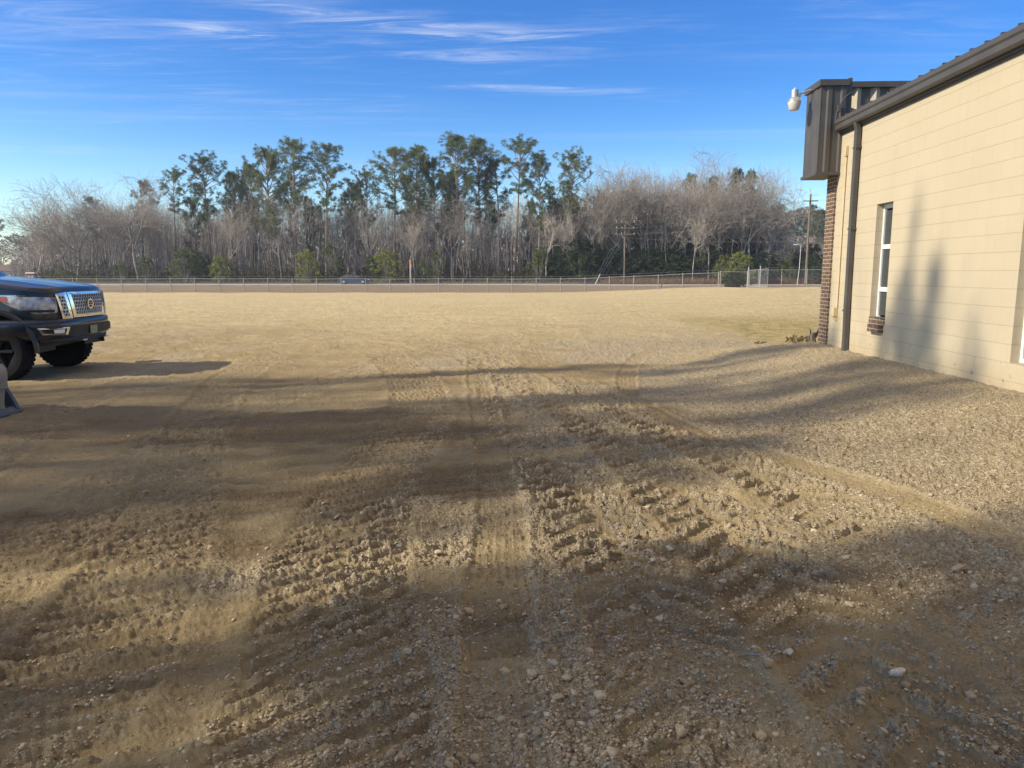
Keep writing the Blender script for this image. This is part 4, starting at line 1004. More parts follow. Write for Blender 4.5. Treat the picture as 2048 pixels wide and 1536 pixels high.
shrubs = [(290, 515, 0, 127, .8, 'dark green bush at the foot of the wood, first from the left'), (368, 498, 0, 127, 1.2, 'wide green bush left of the blue car, below the small-crowned pine'),
    (402, 505, 2, 129, .9, 'dark bush joined to the right side of the wide green bush'), (440, 510, 1, 126, .8, 'olive bush below the layered pine'),
    (612, 500, 1, 126, .8, 'upright yellow-green bush left of the blue car'), (662, 488, 3, 127, 1.0, 'tall narrow green bush right behind the blue car'),
    (745, 510, 2, 128, .8, 'low dark green bush right behind the front of the blue car'), (772, 500, 1, 126, 1.1, 'bright round green bush just right of the blue car'),
    (872, 502, 3, 127, .9, 'slim olive bush right of the orange-topped post'), (845, 520, 0, 127, .6, 'low brownish green bush beside the orange-topped post'),
    (1078, 500, 0, 128, .8, 'grey green bush under the low pale bare tree'), (1160, 480, 2, 129, 1.3, 'large dark evergreen left of the guy wires'),
    (1125, 500, 2, 130, 1.0, 'shaded dark bush below the sunlit bushy pine'), (1205, 505, 2, 130, 1.3, 'dark evergreen mass just behind the guy wires'),
    (1290, 500, 2, 131, 1.2, 'dark bush right of the crossarm pole'), (1345, 498, 2, 131, 1.2, 'dark bush between the crossarm pole and the white-barked tree'),
    (1410, 500, 2, 130, 1.1, 'dark bush behind the white-barked forked tree'), (1452, 510, 0, 124, 1.0, 'olive bush above the gate, left one'),
    (1478, 505, 1, 122, 1.1, 'sunny yellow-green bush above the gate'), (1530, 505, 2, 127, 1.3, 'dark leafy bush above the chain-link right of the gate'),
    (1575, 520, 0, 125, 1.0, 'grey green bush left of the tall utility pole'), (1625, 510, 2, 125, 1.3, 'dark bush between the tall utility pole and the brick corner'),
    (40, 540, 1, 150, .5, 'small yellow-green bush in front of the far house'), (120, 530, 0, 128, .5, 'small green bush right of the far brick sign'),
    (240, 525, 0, 127, .5, 'low green bush at the left fence stretch')]
for px, py, k, Y, wd, lb in shrubs: 
    e = tree_at(SH[k], px, py, Y, lb, wd * 1.1, cat if False else None) if False else tree_at(SH[k], px, py, Y, lb, wd)
    e['category'] = 'bush'
    e.children[0].name = 'stems'; e.children[1].name = 'foliage'
rng = random.Random(8)
for i in range(34):
    px = 1070 + 560 * (i + rng.random()) / 34
    e = tree_at(SH[2], px, rng.uniform(470, 520), rng.uniform(131, 140), ORD[i] + ' from the left of the dark bushes along the foot of the right wood', rng.uniform(.9, 1.5), None, 'dark bushes along the shaded foot of the right wood'); e['category'] = 'bush'
    e.children[0].name = 'stems'; e.children[1].name = 'foliage'

# gate-side leafy bush on the near side of the road
c, t = shrub_mesh(21, 1.0, 1.5, 260, leafw=.02, m=60)
gb = empty('gate_bush', (19.0, 64.6, gz(19, 64.6) - .05), 0, 'round leafy bush growing against the fence left of the gate', 'bush'); gb.scale = (1.25, .9, .88)
obj('foliage', mesh_np('foliage', c[0], [c[1]]), M['leafd'], gb); obj('stems', mesh_np('stems', t[0], [t[1]]), M['barkg'], gb)

# dry grass: rusty sedge beyond the road, tufts by the brick corner
def grass(name, n, fn, hmin, hmax, w, seed, mt, label, cat):
    rs = np.random.RandomState(seed); X, Y = fn(rs, n); Z = ground(X, Y) if Y.max() < 60 else np.full(n, GZ)
    h = rs.uniform(hmin, hmax, n); a = rs.uniform(0, 6.28, n); b = np.stack([X, Y, Z - .01], 1); s = np.stack([np.cos(a), np.sin(a), np.zeros(n)], 1) * w
    tp = b + np.stack([rs.normal(0, .25, n) * h, rs.normal(0, .25, n) * h, h], 1)
    V = np.stack([b - s, b + s, tp], 1).reshape(-1, 3); o = obj(name, mesh_np(name, V, [np.arange(len(V)).reshape(-1, 3)]), mt); tag(o, label, cat, kind='stuff')
def f_sedge(rs, n):
    px = 1200 + 460 * rs.rand(n) ** .8; Y = rs.uniform(123.0, 127, n); return (px - 1024) / 1500 * Y, Y
grass('rusty_grass', 16000, f_sedge, .5, 1.3, .03, 1, M['sedge'], 'rust coloured tall dry grass between the road and the right wood', 'grass')
def f_sedge2(rs, n):
    px = rs.uniform(60, 1200, n); Y = rs.uniform(123.0, 127, n); return (px - 1024) / 1500 * Y, Y
grass('roadside_grass', 14000, f_sedge2, .2, .7, .03, 7, foliage_material('dull_dry_grass', (.13, .10, .06), (.24, .19, .11), .3), 'dull brown dry grass along the far road edge', 'grass')
def f_patch(rs, n):
    X = rs.uniform(5.4, 14, n * 3); Y = rs.uniform(14.2, 27, n * 3); m = (vn(X * 1.2, Y * 1.2, 3) > .35); return X[m][:n] + rs.normal(0, .1, min(n, m.sum())), Y[m][:n]
def gp_(rs, n):
    X, Y = f_patch(rs, n); return X, Y
_rs = np.random.RandomState(2); _X, _Y = f_patch(_rs, 22000)
def f_fixed(rs, n): return _X, _Y
grass('dry_lawn', len(_X), f_fixed, .02, .07, .004, 2, foliage_material('winter_lawn', (.24, .22, .07), (.52, .42, .20), 1.5), 'patch of yellow winter grass beside the brick corner', 'grass')
def weedmesh():
    rs = np.random.RandomState(12); n = 60; a = rs.uniform(0, 6.28, n); r = .30 * np.sqrt(rs.rand(n)); cen = np.stack([np.cos(a) * r * 1.4, np.sin(a) * r, rs.uniform(.02, .16, n)], 1)
    return clumps(cen, rs.uniform(.04, .09, n), 60, .003, rs, .5)
v, f = weedmesh(); wc = obj('weed_clump', mesh_np('weed_clump', v, [f]), foliage_material('weed_leaves', (.05, .04, .022), (.16, .12, .06), 4)); wc.location = (5.42, 14.2, gz(5.42, 14.2)); wc.scale = (.55, .6, .7); tag(wc, 'low dark clump of dead weeds at the foot of the brick corner', 'weeds')
wc2 = wc.copy(); C.objects.link(wc2); wc2.location = (4.95, 14.9, gz(4.95, 14.9)); wc2.scale = (.3, .35, .35); wc2['label'] = 'tiny green-brown weed tuft left of the larger weed clump'

# ------------------------------------------------------------------ fences
def fence_xy(px):   # plan of the long fence
    Y = 68 - 4.5 * ss(900, 1450, np.array([px]))[0]; return (px - 1024) / 1500 * Y * 1.003, Y
def fence(name, pts, height, label, rail=True):
    root = empty(name, (pts[0][0], pts[0][1], 0), 0, label, 'fence'); ox, oy = pts[0]
    zs = [gz(x, y) for x, y in pts]; pm = []
    for i, (x, y) in enumerate(pts):
        big = i in (0, len(pts) - 1)
        MB().tube([(x - ox, y - oy, zs[i] - .2), (x - ox, y - oy, zs[i] + height + .10)], .042 if big else .034, 7).build('post', M['post'], root, True)
    if rail:
        MB().tube([(x - ox, y - oy, z + height) for (x, y), z in zip(pts, zs)], .026, 6).build('rail', M['post'], root, True)
        MB().tube([(x - ox, y - oy, z + height + .22) for (x, y), z in zip(pts, zs)], .006, 4).build('top_wire', M['galv'], root, True)
    V = []; 
    for (x, y), z in zip(pts, zs): V += [(x - ox, y - oy + .04, z + .03), (x - ox, y - oy + .04, z + height)]
    obj('mesh_panel', mesh_np('mesh_panel', V, [np.array([(2 * i, 2 * i + 2, 2 * i + 3, 2 * i + 1) for i in range(len(pts) - 1)])]), M['chain'], root)
    return root
fpx = [108 + 48.2 * i for i in range(-6, 27)] + [1432]
pts = []
for p in fpx:
    if p > 1434: continue
    x, y = fence_xy(p); pts.append((x, y))
fence('chain_link_fence', pts, 1.22, 'long low chain-link fence with a pale top rail across the far field')
x0, y0 = fence_xy(1432); x1, y1 = fence_xy(1489)
fence('chain_link_fence', [(x0 + .15, y0), (x1, y1)], 1.30, 'short chain-link stretch covered by the leafy bush beside the gate')
rp = [(x1 + 1.0, y1 - .1)]
for p in (1558, 1608, 1652, 1700, 1750): rp.append(((p - 1024) / 1500 * 64.5, 64.5))
fence('chain_link_fence', rp, 1.45, 'taller chain-link fence right of the gate running behind the brick corner')
G = empty('fence_gate', (x1, y1, gz(x1, y1)), 0, 'open chain-link gate leaf with tall pale posts in the far fence', 'gate')
MB().tube([(.03, -.1, -.2), (.03, -.1, 1.72)], .05, 8).build('gate_post', M['galv'], G, True)
MB().tube([(1.0, -.15, -.2), (1.0, -.15, 1.80)], .05, 8).build('gate_post', M['galv'], G, True)
MB().tube([(.10, -.2, .1), (.10, -.2, 1.42), (.96, -2.2, 1.55), (.96, -2.2, .1), (.10, -.2, .1)], .025, 6).tube([(.52, -1.2, .1), (.52, -1.2, 1.48)], .02, 6).build('gate_frame', M['galv'], G, True)
obj('mesh_panel', mesh_np('mesh_panel', [(.10, -.2, .1), (.96, -2.2, .1), (.96, -2.2, 1.55), (.10, -.2, 1.42)], [np.array([(0, 1, 2, 3)])]), M['chain'], G)

# ------------------------------------------------------------------ poles, wires, signs
def utility_pole(px, py_top, py_base_z, Y, arms, label, r=.12, armw=1.2):
    x, zt = at_px(px, py_top, Y); x = (px - 1024) / 1500 * Y
    root = empty('utility_pole', (x, Y, py_base_z), 0, label, 'utility pole'); h = zt - py_base_z
    MB().tube([(0, 0, -.3), (0, 0, h * .5), (0.02, 0, h)], [r, r * .85, r * .65], 10).build('pole', M['wood'], root, True)
    for (dz, w) in arms:
        MB().box(-w, w, -.14 - r * .5, -r * .5 + .0, h - dz - .06, h - dz + .06).build('crossarm', M['wood'], root)
        for u in (-.9, -.35, .9):
            MB().lathe([(.001, h - dz + .28), (.05, h - dz + .26), (.06, h - dz + .2), (.03, h - dz + .16), (.03, h - dz + .065)], 8, o=(u * w, -.1, 0)).build('insulator', M['white'], root, True)
    return root, x, zt
p1, xa, za = utility_pole(1246, 440, GZ, 123, [(.4, 1.6), (1.35, 1.5), (2.3, 1.6)], 'utility pole with three crossarms and guy wires left of the gate')
GW = MB()
for (u, v) in ((-.02, .6), (.0, 1.5), (.02, 2.5)): GW.tube([(0, 0, za - GZ - v), (-4.9 + u * 20, -.5, .1)], .012, 4)
GW.build('guy_wire', M['galv'], p1)
MB().tube([(-4.7, -.5, .1), (-3.95, -.42, 1.7)], .05, 6).build('guy_guard', M['white'], p1)
p2, xb, zb = utility_pole(1606, 388, gz(38.5, 100), 100, [(.9, .95)], 'taller dark utility pole with one short crossarm near the brick corner', .17)
MB().tube([(0, 0, zb - gz(38.5, 100)), (0, 0, zb - gz(38.5, 100) + .7)], .03, 6).build('pole_top_pin', M['galv'], p2, True)
def wire(p, q, sag, label, name='overhead_wire', r=.016):
    P = [Vector(p).lerp(Vector(q), t) - Vector((0, 0, sag * 4 * t * (1 - t))) for t in [i / 14 for i in range(15)]]
    o = MB().tube([v - Vector(p) for v in P], r, 4, False).build(name, M['cable'], None); o.location = p; tag(o, label, 'wire', 'overhead wires'); return o
hb = zb
for i, (z1_, z2_, lab) in enumerate([(za - .2, zb - .8, 'topmost overhead wire from the crossarm pole to the tall pole'), (za - 1.2, hb - 2.6, 'second overhead wire from the crossarm pole to the tall pole'),
                                     (za - 2.2, hb - 3.1, 'third overhead wire from the crossarm pole to the tall pole'), (za - 2.8, hb - 6.0, 'lowest overhead wire between the two utility poles')]):
    wire((xa + .2, 122.8, z1_), (xb, 100, z2_), .35, lab)
    if i != 3: wire((xb, 100, z2_), (xb + 40, 78, z2_ + .3), .5, ['topmost', 'second', 'third'][i] + ' overhead wire running right from the tall pole behind the building')
for i, (y0_, y1_) in enumerate(((408, 418), (424, 432), (441, 447))):
    a = at_px(-60, y0_, 150); b_ = at_px(95, y1_, 160); wire((a[0], 150, a[1]), (b_[0], 160, b_[1]), .2, ['uppermost', 'middle', 'lowest'][i] + ' of the three wires crossing the sky at the left edge')
# small street light by the tall pole
x_, z_ = at_px(1596, 490, 112); SLm = empty('street_lamp', ((1592 - 1024) / 1500 * 112, 112, -.3), 0, 'slim white street lamp left of the tall utility pole', 'street lamp')
MB().tube([(-.2, 0, 0), (.0, 0, 2.6), (.05, 0, z_ + .2), (-.1, 0, z_ + .35), (-.5, 0, z_ + .38)], [.045, .04, .035, .03, .025], 8).build('lamp_post', M['white'], SLm, True)
MB().box(-1.0, -.45, -.12, .12, z_ + .3, z_ + .42).build('lamp_head', M['white'], SLm, bevel=.02)
# orange topped post
mk_ = empty('marker_post', ((823 - 1024) / 1500 * 112, 112, gz(-15, 112)), 0, 'pale wooden post with a bright orange top at the road', 'post')
MB().box(-.11, .11, -.08, .08, -.1, 3.2).build('post_shaft', M['barkw'], mk_, bevel=.02)
MB().box(-.14, .16, -.10, .10, 3.2, 3.75).box(.06, .2, -.09, .09, 2.5, 3.19).build('orange_cap', M['orange'], mk_, bevel=.03)
# small dark marker near the right of fence
b1 = empty('marker_post', ((1334 - 1024) / 1500 * 66, 69, gz(13.6, 69)), 0, 'short brown stake behind the fence between the pole and the gate', 'post')
MB().box(-.05, .05, -.04, .04, -.1, .55).prism([(-.05, .55), (.05, .55), (0, .62)], -.04, .04, 'xz').build('stake', M['wood'], b1)
# far house and brick sign on the left
def house(px0, px1, Y, py_top, label):
    xa_, xb_ = [(p - 1024) / 1500 * Y for p in (px0, px1)]; zt = topz(py_top, Y); w = xb_ - xa_
    root = empty('far_house', (xa_, Y, GZ), 0, label, 'house'); h = (zt - GZ) * .62; H = zt - GZ
    MB().box(0, w, 0, 8, 0, h).build('wall', M['house'], root)
    MB().prism([(-.4, h), (8.4, h), (4, H)], -.5, w + .5, 'yz').build('roof', M['roofb'], root)
    for u in (.15, .4, .8): 
        MB().box(w * u - .6, w * u + .6, -.03, -.002, h * .4, h * .8).build('window', M['glass'], root)
    MB().box(w * .6 - .5, w * .6 + .5, -.04, -.002, .05, h * .8).build('door', M['roofb'], root)
house(-60, 62, 175, 529, 'long low pale house with a brown roof beyond the truck bonnet')
house(86, 140, 165, 538, 'pale building half hidden by bare trunks right of the brick sign')
bs = empty('brick_sign', ((73 - 1024) / 1500 * 125, 125, GZ), 0, 'small red brick sign pier with a white cap beyond the truck bonnet', 'sign')
MB().box(-.65, .65, -.3, .3, 0, 1.75).build('brick_pier', M['redbrick'], bs, bevel=.02); MB().box(-.75, .75, -.4, .4, 1.752, 1.95).build('cap', M['white'], bs, bevel=.03)
MB().box(-.35, -.1, -.33, -.302, .5, 1.4).box(.15, .4, -.33, -.302, .5, 1.4).build('sign_panel', M['house'], bs)

# ------------------------------------------------------------------ passing car
CARR = empty('passing_car', ((712 - 1024) / 1500 * 115.5, 115.5, ROADZ(-24)), 0, 'dark blue saloon car passing on the road behind the fence', 'car')
def loft(secs, closed=False):
    V = [p for s_ in secs for p in s_]; n = len(secs[0]); F = []
    for i in range(len(secs) - 1):
        for j in range(n - 1 + (1 if closed else 0)): F.append((i * n + j, i * n + (j + 1) % n, (i + 1) * n + (j + 1) % n, (i + 1) * n + j))
    return V, F
def car():
    xs = [-2.4, -2.3, -1.7, -1.2, 0, 1.0, 1.5, 2.1, 2.35, 2.42]; tops = [.75, .95, 1.02, .98, .95, .95, .93, .82, .70, .55]; bots = [.45, .28, .25, .22, .2, .2, .22, .25, .28, .4]; ws = [.7, .84, .9, .91, .92, .92, .91, .86, .75, .6]
    se = [[(x, -w, b), (x, -w * 1.01, (t + b) / 2), (x, -w * .93, t - .06), (x, -w * .7, t), (x, w * .7, t), (x, w * .93, t - .06), (x, w * 1.01, (t + b) / 2), (x, w, b)] for x, t, b, w in zip(xs, tops, bots, ws)]
    m = MB(); V, F = loft(se, True); m.add(V, F); m.add(se[0], [tuple(range(8))]); m.add(se[-1], [tuple(range(8))]); m.build('body', M['carblue'], CARR, True)
    cs = [(-1.95, 1.0, .72), (-1.25, 1.38, .62), (-.6, 1.45, .62), (.1, 1.43, .62), (.75, 1.15, .68), (1.2, .94, .74)]
    se = [[(x, -.80, .93), (x, -w, z), (x, w, z), (x, .80, .93)] for x, z, w in cs]; V, F = loft(se); g = MB(); g.add(V, F); g.build('window', M['tglass'], CARR, True, sharp=30)
    V, F = loft([[(x, -w * .98, z + .012), (x, w * .98, z + .012)] for x, z, w in cs[1:4]]); r_ = MB(); r_.add(V, F); r_.box(-.12, -.04, -.79, -.66, .94, 1.42).build('roof', M['carblue'], CARR)
    for x in (-1.45, 1.42):
        for s_ in (-1, 1):
            w_ = MB().lathe([(.001, -.09), (.2, -.1), (.3, -.09), (.32, -.05), (.32, .05), (.3, .09), (.2, .1), (.001, .09)], 18, 'y', (x, s_ * .84, .32)).build('wheel', M['rubber'], CARR, True)
            MB().lathe([(.001, -.105), (.19, -.105), (.2, -.1)], 14, 'y', (x, s_ * .84, .32)).build('rim', M['galv'], w_)
    MB().box(2.18, 2.36, -.86, -.55, .58, .72).build('headlight', M['lens'], CARR, bevel=.02); MB().box(2.18, 2.36, .55, .86, .58, .72).build('headlight', M['lens'], CARR, bevel=.02)
    for s_ in (-1, 1): MB().box(-2.42, -2.25, s_ * .72 - .15, s_ * .72 + .15, .72, .86).build('tail_light', mat('tail_lens', (.45, .12, .10), .3), CARR, bevel=.02)
car()

# ------------------------------------------------------------------ pickup truck (x forward, y left, z up; front at x = 0)
T = empty('pickup_truck', (-6.77, 12.0, gz(-7.5, 12.0) + .02), R(3.4), 'black-blue pickup truck with a chrome mesh grille parked at the left edge', 'truck')
PA, PB_, PE = .85, .985, 3.6
def plan(th):                 # superellipse nose; th 0 = centre, +-pi/2 = side
    c, s_ = abs(math.cos(th)), abs(math.sin(th)); return (-PA + PA * c ** (2 / PE), math.copysign(PB_ * s_ ** (2 / PE), th))
_tab = [plan(t) for t in np.linspace(0, math.pi / 2, 500)]
_arc = [0.0]
for i in range(1, 500): _arc.append(_arc[-1] + math.dist(_tab[i], _tab[i - 1]))
ARCN = _arc[-1]
def nose(a):                  # arclength from centre (signed) -> (x, y, nx, ny)
    s_ = abs(a); sg = 1 if a >= 0 else -1
    if s_ >= ARCN: return (-PA - (s_ - ARCN), sg * PB_, 0.0, float(sg))
    x = float(np.interp(s_, _arc, [p[0] for p in _tab])); y = float(np.interp(s_, _arc, [p[1] for p in _tab]))
    x2 = float(np.interp(min(s_ + .01, ARCN), _arc, [p[0] for p in _tab])); y2 = float(np.interp(min(s_ + .01, ARCN), _arc, [p[1] for p in _tab]))
    x1 = float(np.interp(max(s_ - .01, 0), _arc, [p[0] for p in _tab])); y1 = float(np.interp(max(s_ - .01, 0), _arc, [p[1] for p in _tab]))
    dx, dy = x2 - x1, y2 - y1; l = math.hypot(dx, dy); return (x, sg * y, dy / l, sg * -dx / l)
def arc_of_y(y): return math.copysign(float(np.interp(abs(y), [p[1] for p in _tab], _arc)), y)
def pt(a, z, off=0.0):
    x, y, nx, ny = nose(a); tuck = .045 * ((z - .95) / .45) ** 2 if z > .95 else .02 * ((.95 - z) / .4) ** 2
    o = off - tuck; return (x + nx * o, y + ny * o, z)
WX, WR_, WZ = -.86, .44, .42; RX = WX - 3.85
def zbot(x):
    b = .62 if x < WX else .70
    for cx in (WX, RX):
        if abs(x - cx) < .555: b = max(b, WZ + math.sqrt(max(0, .555 ** 2 - (x - cx) ** 2)))
    return b
def ztop(x): return float(np.interp(-x, [0, .1, .3, .8, 1.5, 2.2, 4.0, 4.02, 6.1], [1.24, 1.265, 1.30, 1.365, 1.425, 1.43, 1.43, 1.46, 1.46]))
def truck():
    # side and nose skin
    arcs = sorted(set([round(v, 3) for v in list(np.arange(-6.2, 6.21, .03))])); secs = []
    for a in arcs:
        x, y, nx, ny = nose(a); b = zbot(x) if abs(a) > .95 else .86; t = ztop(x); secs.append([pt(a, b + (t - b) * k / 7) for k in range(8)])
    m = MB(); V, F = loft(secs); m.add(V, F)
    # shoulder roll and bonnet
    rows = []
    for v in np.linspace(0, 1, 26):
        row = []
        for u in np.linspace(-1, 1, 33):
            y = u * .955; xf = nose(arc_of_y(y))[0] - .02; xb = -1.62; x = xf + (xb - xf) * v ** 1.2
            e = min(1.0, (1 - abs(u)) / .10); f_ = min(1.0, v / .10); roll = (1 - (1 - e) ** 2) ** .5 * (1 - (1 - f_) ** 2) ** .5
            z = ztop(x) - .004 + roll * (.055 + .05 * (1 - u * u)) + .018 * math.exp(-((abs(u) - .62) / .10) ** 2) * f_
            row.append((x, y, z))
        rows.append(row)
    V, F = loft(rows); m.add(V, F)
    m.build('body', M['paint'], T, True, sharp=40)
    # cab
    prof = [(-1.50, 1.44, .80), (-1.60, 1.50, .80), (-2.35, 1.93, .69), (-2.6, 1.975, .67), (-3.6, 1.98, .67), (-3.95, 1.93, .68), (-4.08, 1.46, .78)]
    se = [[(x, -.95 if z < 1.6 else -.9 + (z - 1.6) * .4, 1.42), (x, -w, z - .03), (x, -w + .05, z), (x, 0, z + .02), (x, w - .05, z), (x, w, z - .03), (x, .95 if z < 1.6 else .9 - (z - 1.6) * .4, 1.42)] for x, z, w in prof]
    V, F = loft(se); c_ = MB(); c_.add(V, F); c_.add(se[-1], [tuple(range(7))]); c_.build('cab', M['paint'], T, True, sharp=25)
    ws = MB(); g0, g1 = (-1.60, 1.503), (-2.30, 1.908); nx_, nz_ = .5, .86
    def wsp(t, u): 
        x = g0[0] + (g1[0] - g0[0]) * t; z = g0[1] + (g1[1] - g0[1]) * t + .02 * (1 - u * u); w = .80 + (.66 - .80) * t; return (x + .012, u * w, z + .014)
    V, F = loft([[wsp(t, u) for u in np.linspace(-.97, .97, 9)] for t in np.linspace(.02, 1, 5)]); ws.add(V, F); ws.build('windshield', M['tglass'], T, True)
    for s_ in (-1, 1):
        w1 = MB(); q = [(-1.95, 1.47, .955), (-2.42, 1.84, .81), (-2.85, 1.86, .80), (-2.85, 1.47, .955)]; q2 = [(-2.95, 1.47, .955), (-2.95, 1.86, .80), (-3.7, 1.83, .81), (-3.85, 1.47, .955)]
        w1.add([(x, s_ * y, z) for x, z, y in q], [(0, 1, 2, 3)]); w1.add([(x, s_ * y, z) for x, z, y in q2], [(0, 1, 2, 3)]); w1.build('side_window', M['tglass'], T)
        mr_ = MB().box(-2.2, -2.05, s_ * 1.10 - .12, s_ * 1.10 + .12, 1.42, 1.66).build('mirror', M['plastic'], T, bevel=.03); 
    # bed
    MB().box(-6.1, -4.12, -.93, .93, .95, 1.02).box(-6.16, -6.08, -.93, .93, .7, 1.46).box(-4.14, -4.10, -.93, .93, .95, 1.46).build('cargo_bed', M['paint'], T)
    # underbody
    MB().box(-6.0, -.35, -.55, .55, .50, .72).box(-1.2, -.5, -.7, .7, .42, .60).tube([(WX, -.8, .42), (WX, .8, .42)], .06, 8).tube([(RX, -.8, .42), (RX, .8, .42)], .07, 8).box(-1.45, -.25, -.62, .62, .72, 1.15).build('chassis', M['plastic'], T)
    # bumper
    def band(name, a0, a1, zs, offs, mt, n=44, parent=T, sm=True):
        mm = MB(); V, F = loft([[pt(a, z, o) for z, o in zip(zs, offs)] for a in np.linspace(a0, a1, n)]); mm.add(V, F); return mm.build(name, mt, parent, sm, sharp=50)
    bmp = band('bumper', -1.62, 1.62, [.60, .57, .60, .68, .80, .855, .885, .89, .87], [-.06, .00, .045, .065, .065, .055, .03, -.01, -.06], M['paint'])
    band('bumper_step', -1.0, 1.0, [.545, .53, .545, .585, .62], [-.2, -.02, .035, .035, .01], M['plastic'])
    band('bumper_groove', -.75, .75, [.625, .625, .775, .775], [.058, .070, .070, .058], M['plastic'])
    for s_ in (-1, 1):
        # fog lamp: trapezoid chrome surround
        def ap(u, z, o): return pt(s_ * u, z, o)
        zc = (.645, .765)
        fr = [(.66, zc[0]), (.97, zc[0] + .02), (1.02, zc[1]), (.62, zc[1])]; ins = [(.695, zc[0] + .022), (.945, zc[0] + .038), (.985, zc[1] - .02), (.665, zc[1] - .02)]
        m2 = MB(); V = [ap(u, z, .070) for u, z in fr] + [ap(u, z, .098) for u, z in fr] + [ap(u, z, .098) for u, z in ins] + [ap(u, z, .072) for u, z in ins]
        F = []
        for k in range(4): 
            k2 = (k + 1) % 4
            for l0 in (0, 4, 8): F.append((l0 + k, l0 + k2, l0 + 4 + k2, l0 + 4 + k))
        m2.add(V, F); fb = m2.build('fog_lamp', M['chrome'], T)
        m3 = MB(); m3.add([ap(u, z, .0755) for u, z in ins], [(0, 1, 2, 3)]); m3.build('fog_lamp_recess', M['plastic'], fb)
        li = [(.70, .675), (.83, .68), (.84, .735), (.69, .735)]; m4 = MB(); m4.add([ap(u, z, .084) for u, z in li], [(0, 1, 2, 3)]); m4.build('fog_lens', M['white'], fb)
        # headlight wrapping the corner
        n = 14; lows = [(.745, .985), (1.0, .965), (1.22, 1.03), (1.50, 1.16), (1.62, 1.215)]; 
        hs_ = MB(); rows = []
        for a in np.linspace(.735, 1.60, 30):
            lo = float(np.interp(a, [p[0] for p in lows], [p[1] for p in lows])); hi = float(np.interp(a, [.735, 1.1, 1.62], [1.205, 1.225, 1.245]))
            rows.append([ap(a, lo + (hi - lo) * k / 6, .004 + .016 * math.sin(math.pi * k / 6) ** .5) for k in range(7)])
        V, F = loft(rows); hs_.add(V, F); hl = hs_.build('headlight', M['lamp'], T, True)
        def sub(nm, a0, a1, z0, z1, mt, o=.026, tap=0):
            q = MB(); V, F = loft([[ap(a, z0 + tap * (a - a0) / (a1 - a0), o), ap(a, z1, o)] for a in np.linspace(a0, a1, 8)]); q.add(V, F); q.build(nm, mt, hl)
        sub('amber_reflector', 1.38, 1.57, 1.135, 1.225, M['amber'], .024, .07)
        sub('chrome_strip', 1.12, 1.58, 1.236, 1.252, M['chrome'], .026)
        for (a0, z0, rr) in ((.93, 1.12, .036), (1.12, 1.14, .03)):
            x, y, nx, ny = nose(s_ * a0); c0 = ap(a0, z0, .026); q = MB(); V = [c0]; 
            for k in range(16):
                t = 2 * math.pi * k / 16; V.append(ap(a0 + rr * math.cos(t), z0 + rr * math.sin(t), .025))
            q.add(V, [(0, 1 + k, 1 + (k + 1) % 16) for k in range(16)]); q.build('reflector', M['galv'], hl)
        sub('lamp_shade', .78, 1.2, .995, 1.03, M['plastic'], .0255)
    # grille: chrome frame as bands between outlines
    def outline(pts_, off, name, mt, parent, thick=.03, inner=None):
        pass
    def quad_band(name, o_, i_, off, mt, parent, th=.02):
        mm = MB(); n = len(o_)
        V = [pt(arc_of_y(y), z, off - th) for y, z in o_] + [pt(arc_of_y(y), z, off) for y, z in o_] + [pt(arc_of_y(y), z, off + .004) for y, z in i_] + [pt(arc_of_y(y), z, off - th) for y, z in i_]
        F = []
        for k in range(n):
            k2 = (k + 1) % n
            for l0 in (0, n, 2 * n): F.append((l0 + k, l0 + k2, l0 + n + k2, l0 + n + k))
        mm.add(V, F); return mm.build(name, mt, parent, False)
    gb_ = MB(); rows = [[pt(arc_of_y(y), z, .004) for z in (.885, 1.0, 1.15, 1.272)] for y in np.linspace(-.73, .73, 25)]; V, F = loft(rows); gb_.add(V, F); gr_ = gb_.build('grille', M['plastic'], T, True)
    def dens(p):       # subdivide outline edges
        r_ = []
        for i in range(len(p)):
            a, b = p[i], p[(i + 1) % len(p)]
            for k in range(6): r_.append((a[0] + (b[0] - a[0]) * k / 6, a[1] + (b[1] - a[1]) * k / 6))
        return r_
    quad_band('grille_frame', dens([(-.54, 1.285), (.54, 1.285), (.46, .895), (-.46, .895)]), dens([(-.465, 1.245), (.465, 1.245), (.40, .935), (-.40, .935)]), .038, M['chrome'], gr_)
    for s_ in (-1, 1):
        quad_band('grille_frame', dens([(s_ * .545, 1.288), (s_ * .735, 1.262), (s_ * .665, .885), (s_ * .47, .885)]), dens([(s_ * .60, 1.235), (s_ * .700, 1.225), (s_ * .635, .915), (s_ * .535, .915)]), .030, M['chrome'], gr_)
    ms = MB()
    def bar(y0, z0, y1, z1, w=.015, off=.022):
        a = Vector(pt(arc_of_y(y0), z0, off)); b = Vector(pt(arc_of_y(y1), z1, off)); d = (b - a).normalized(); n_ = Vector((1, 0, 0)); s2 = d.cross(n_).normalized() * w / 2
        V = [a - s2, a + s2, b + s2, b - s2]; V2 = [p + Vector((.012, 0, 0)) for p in V]
        ms.add(V + V2, [(4, 5, 6, 7), (0, 4, 7, 3), (1, 2, 6, 5)])
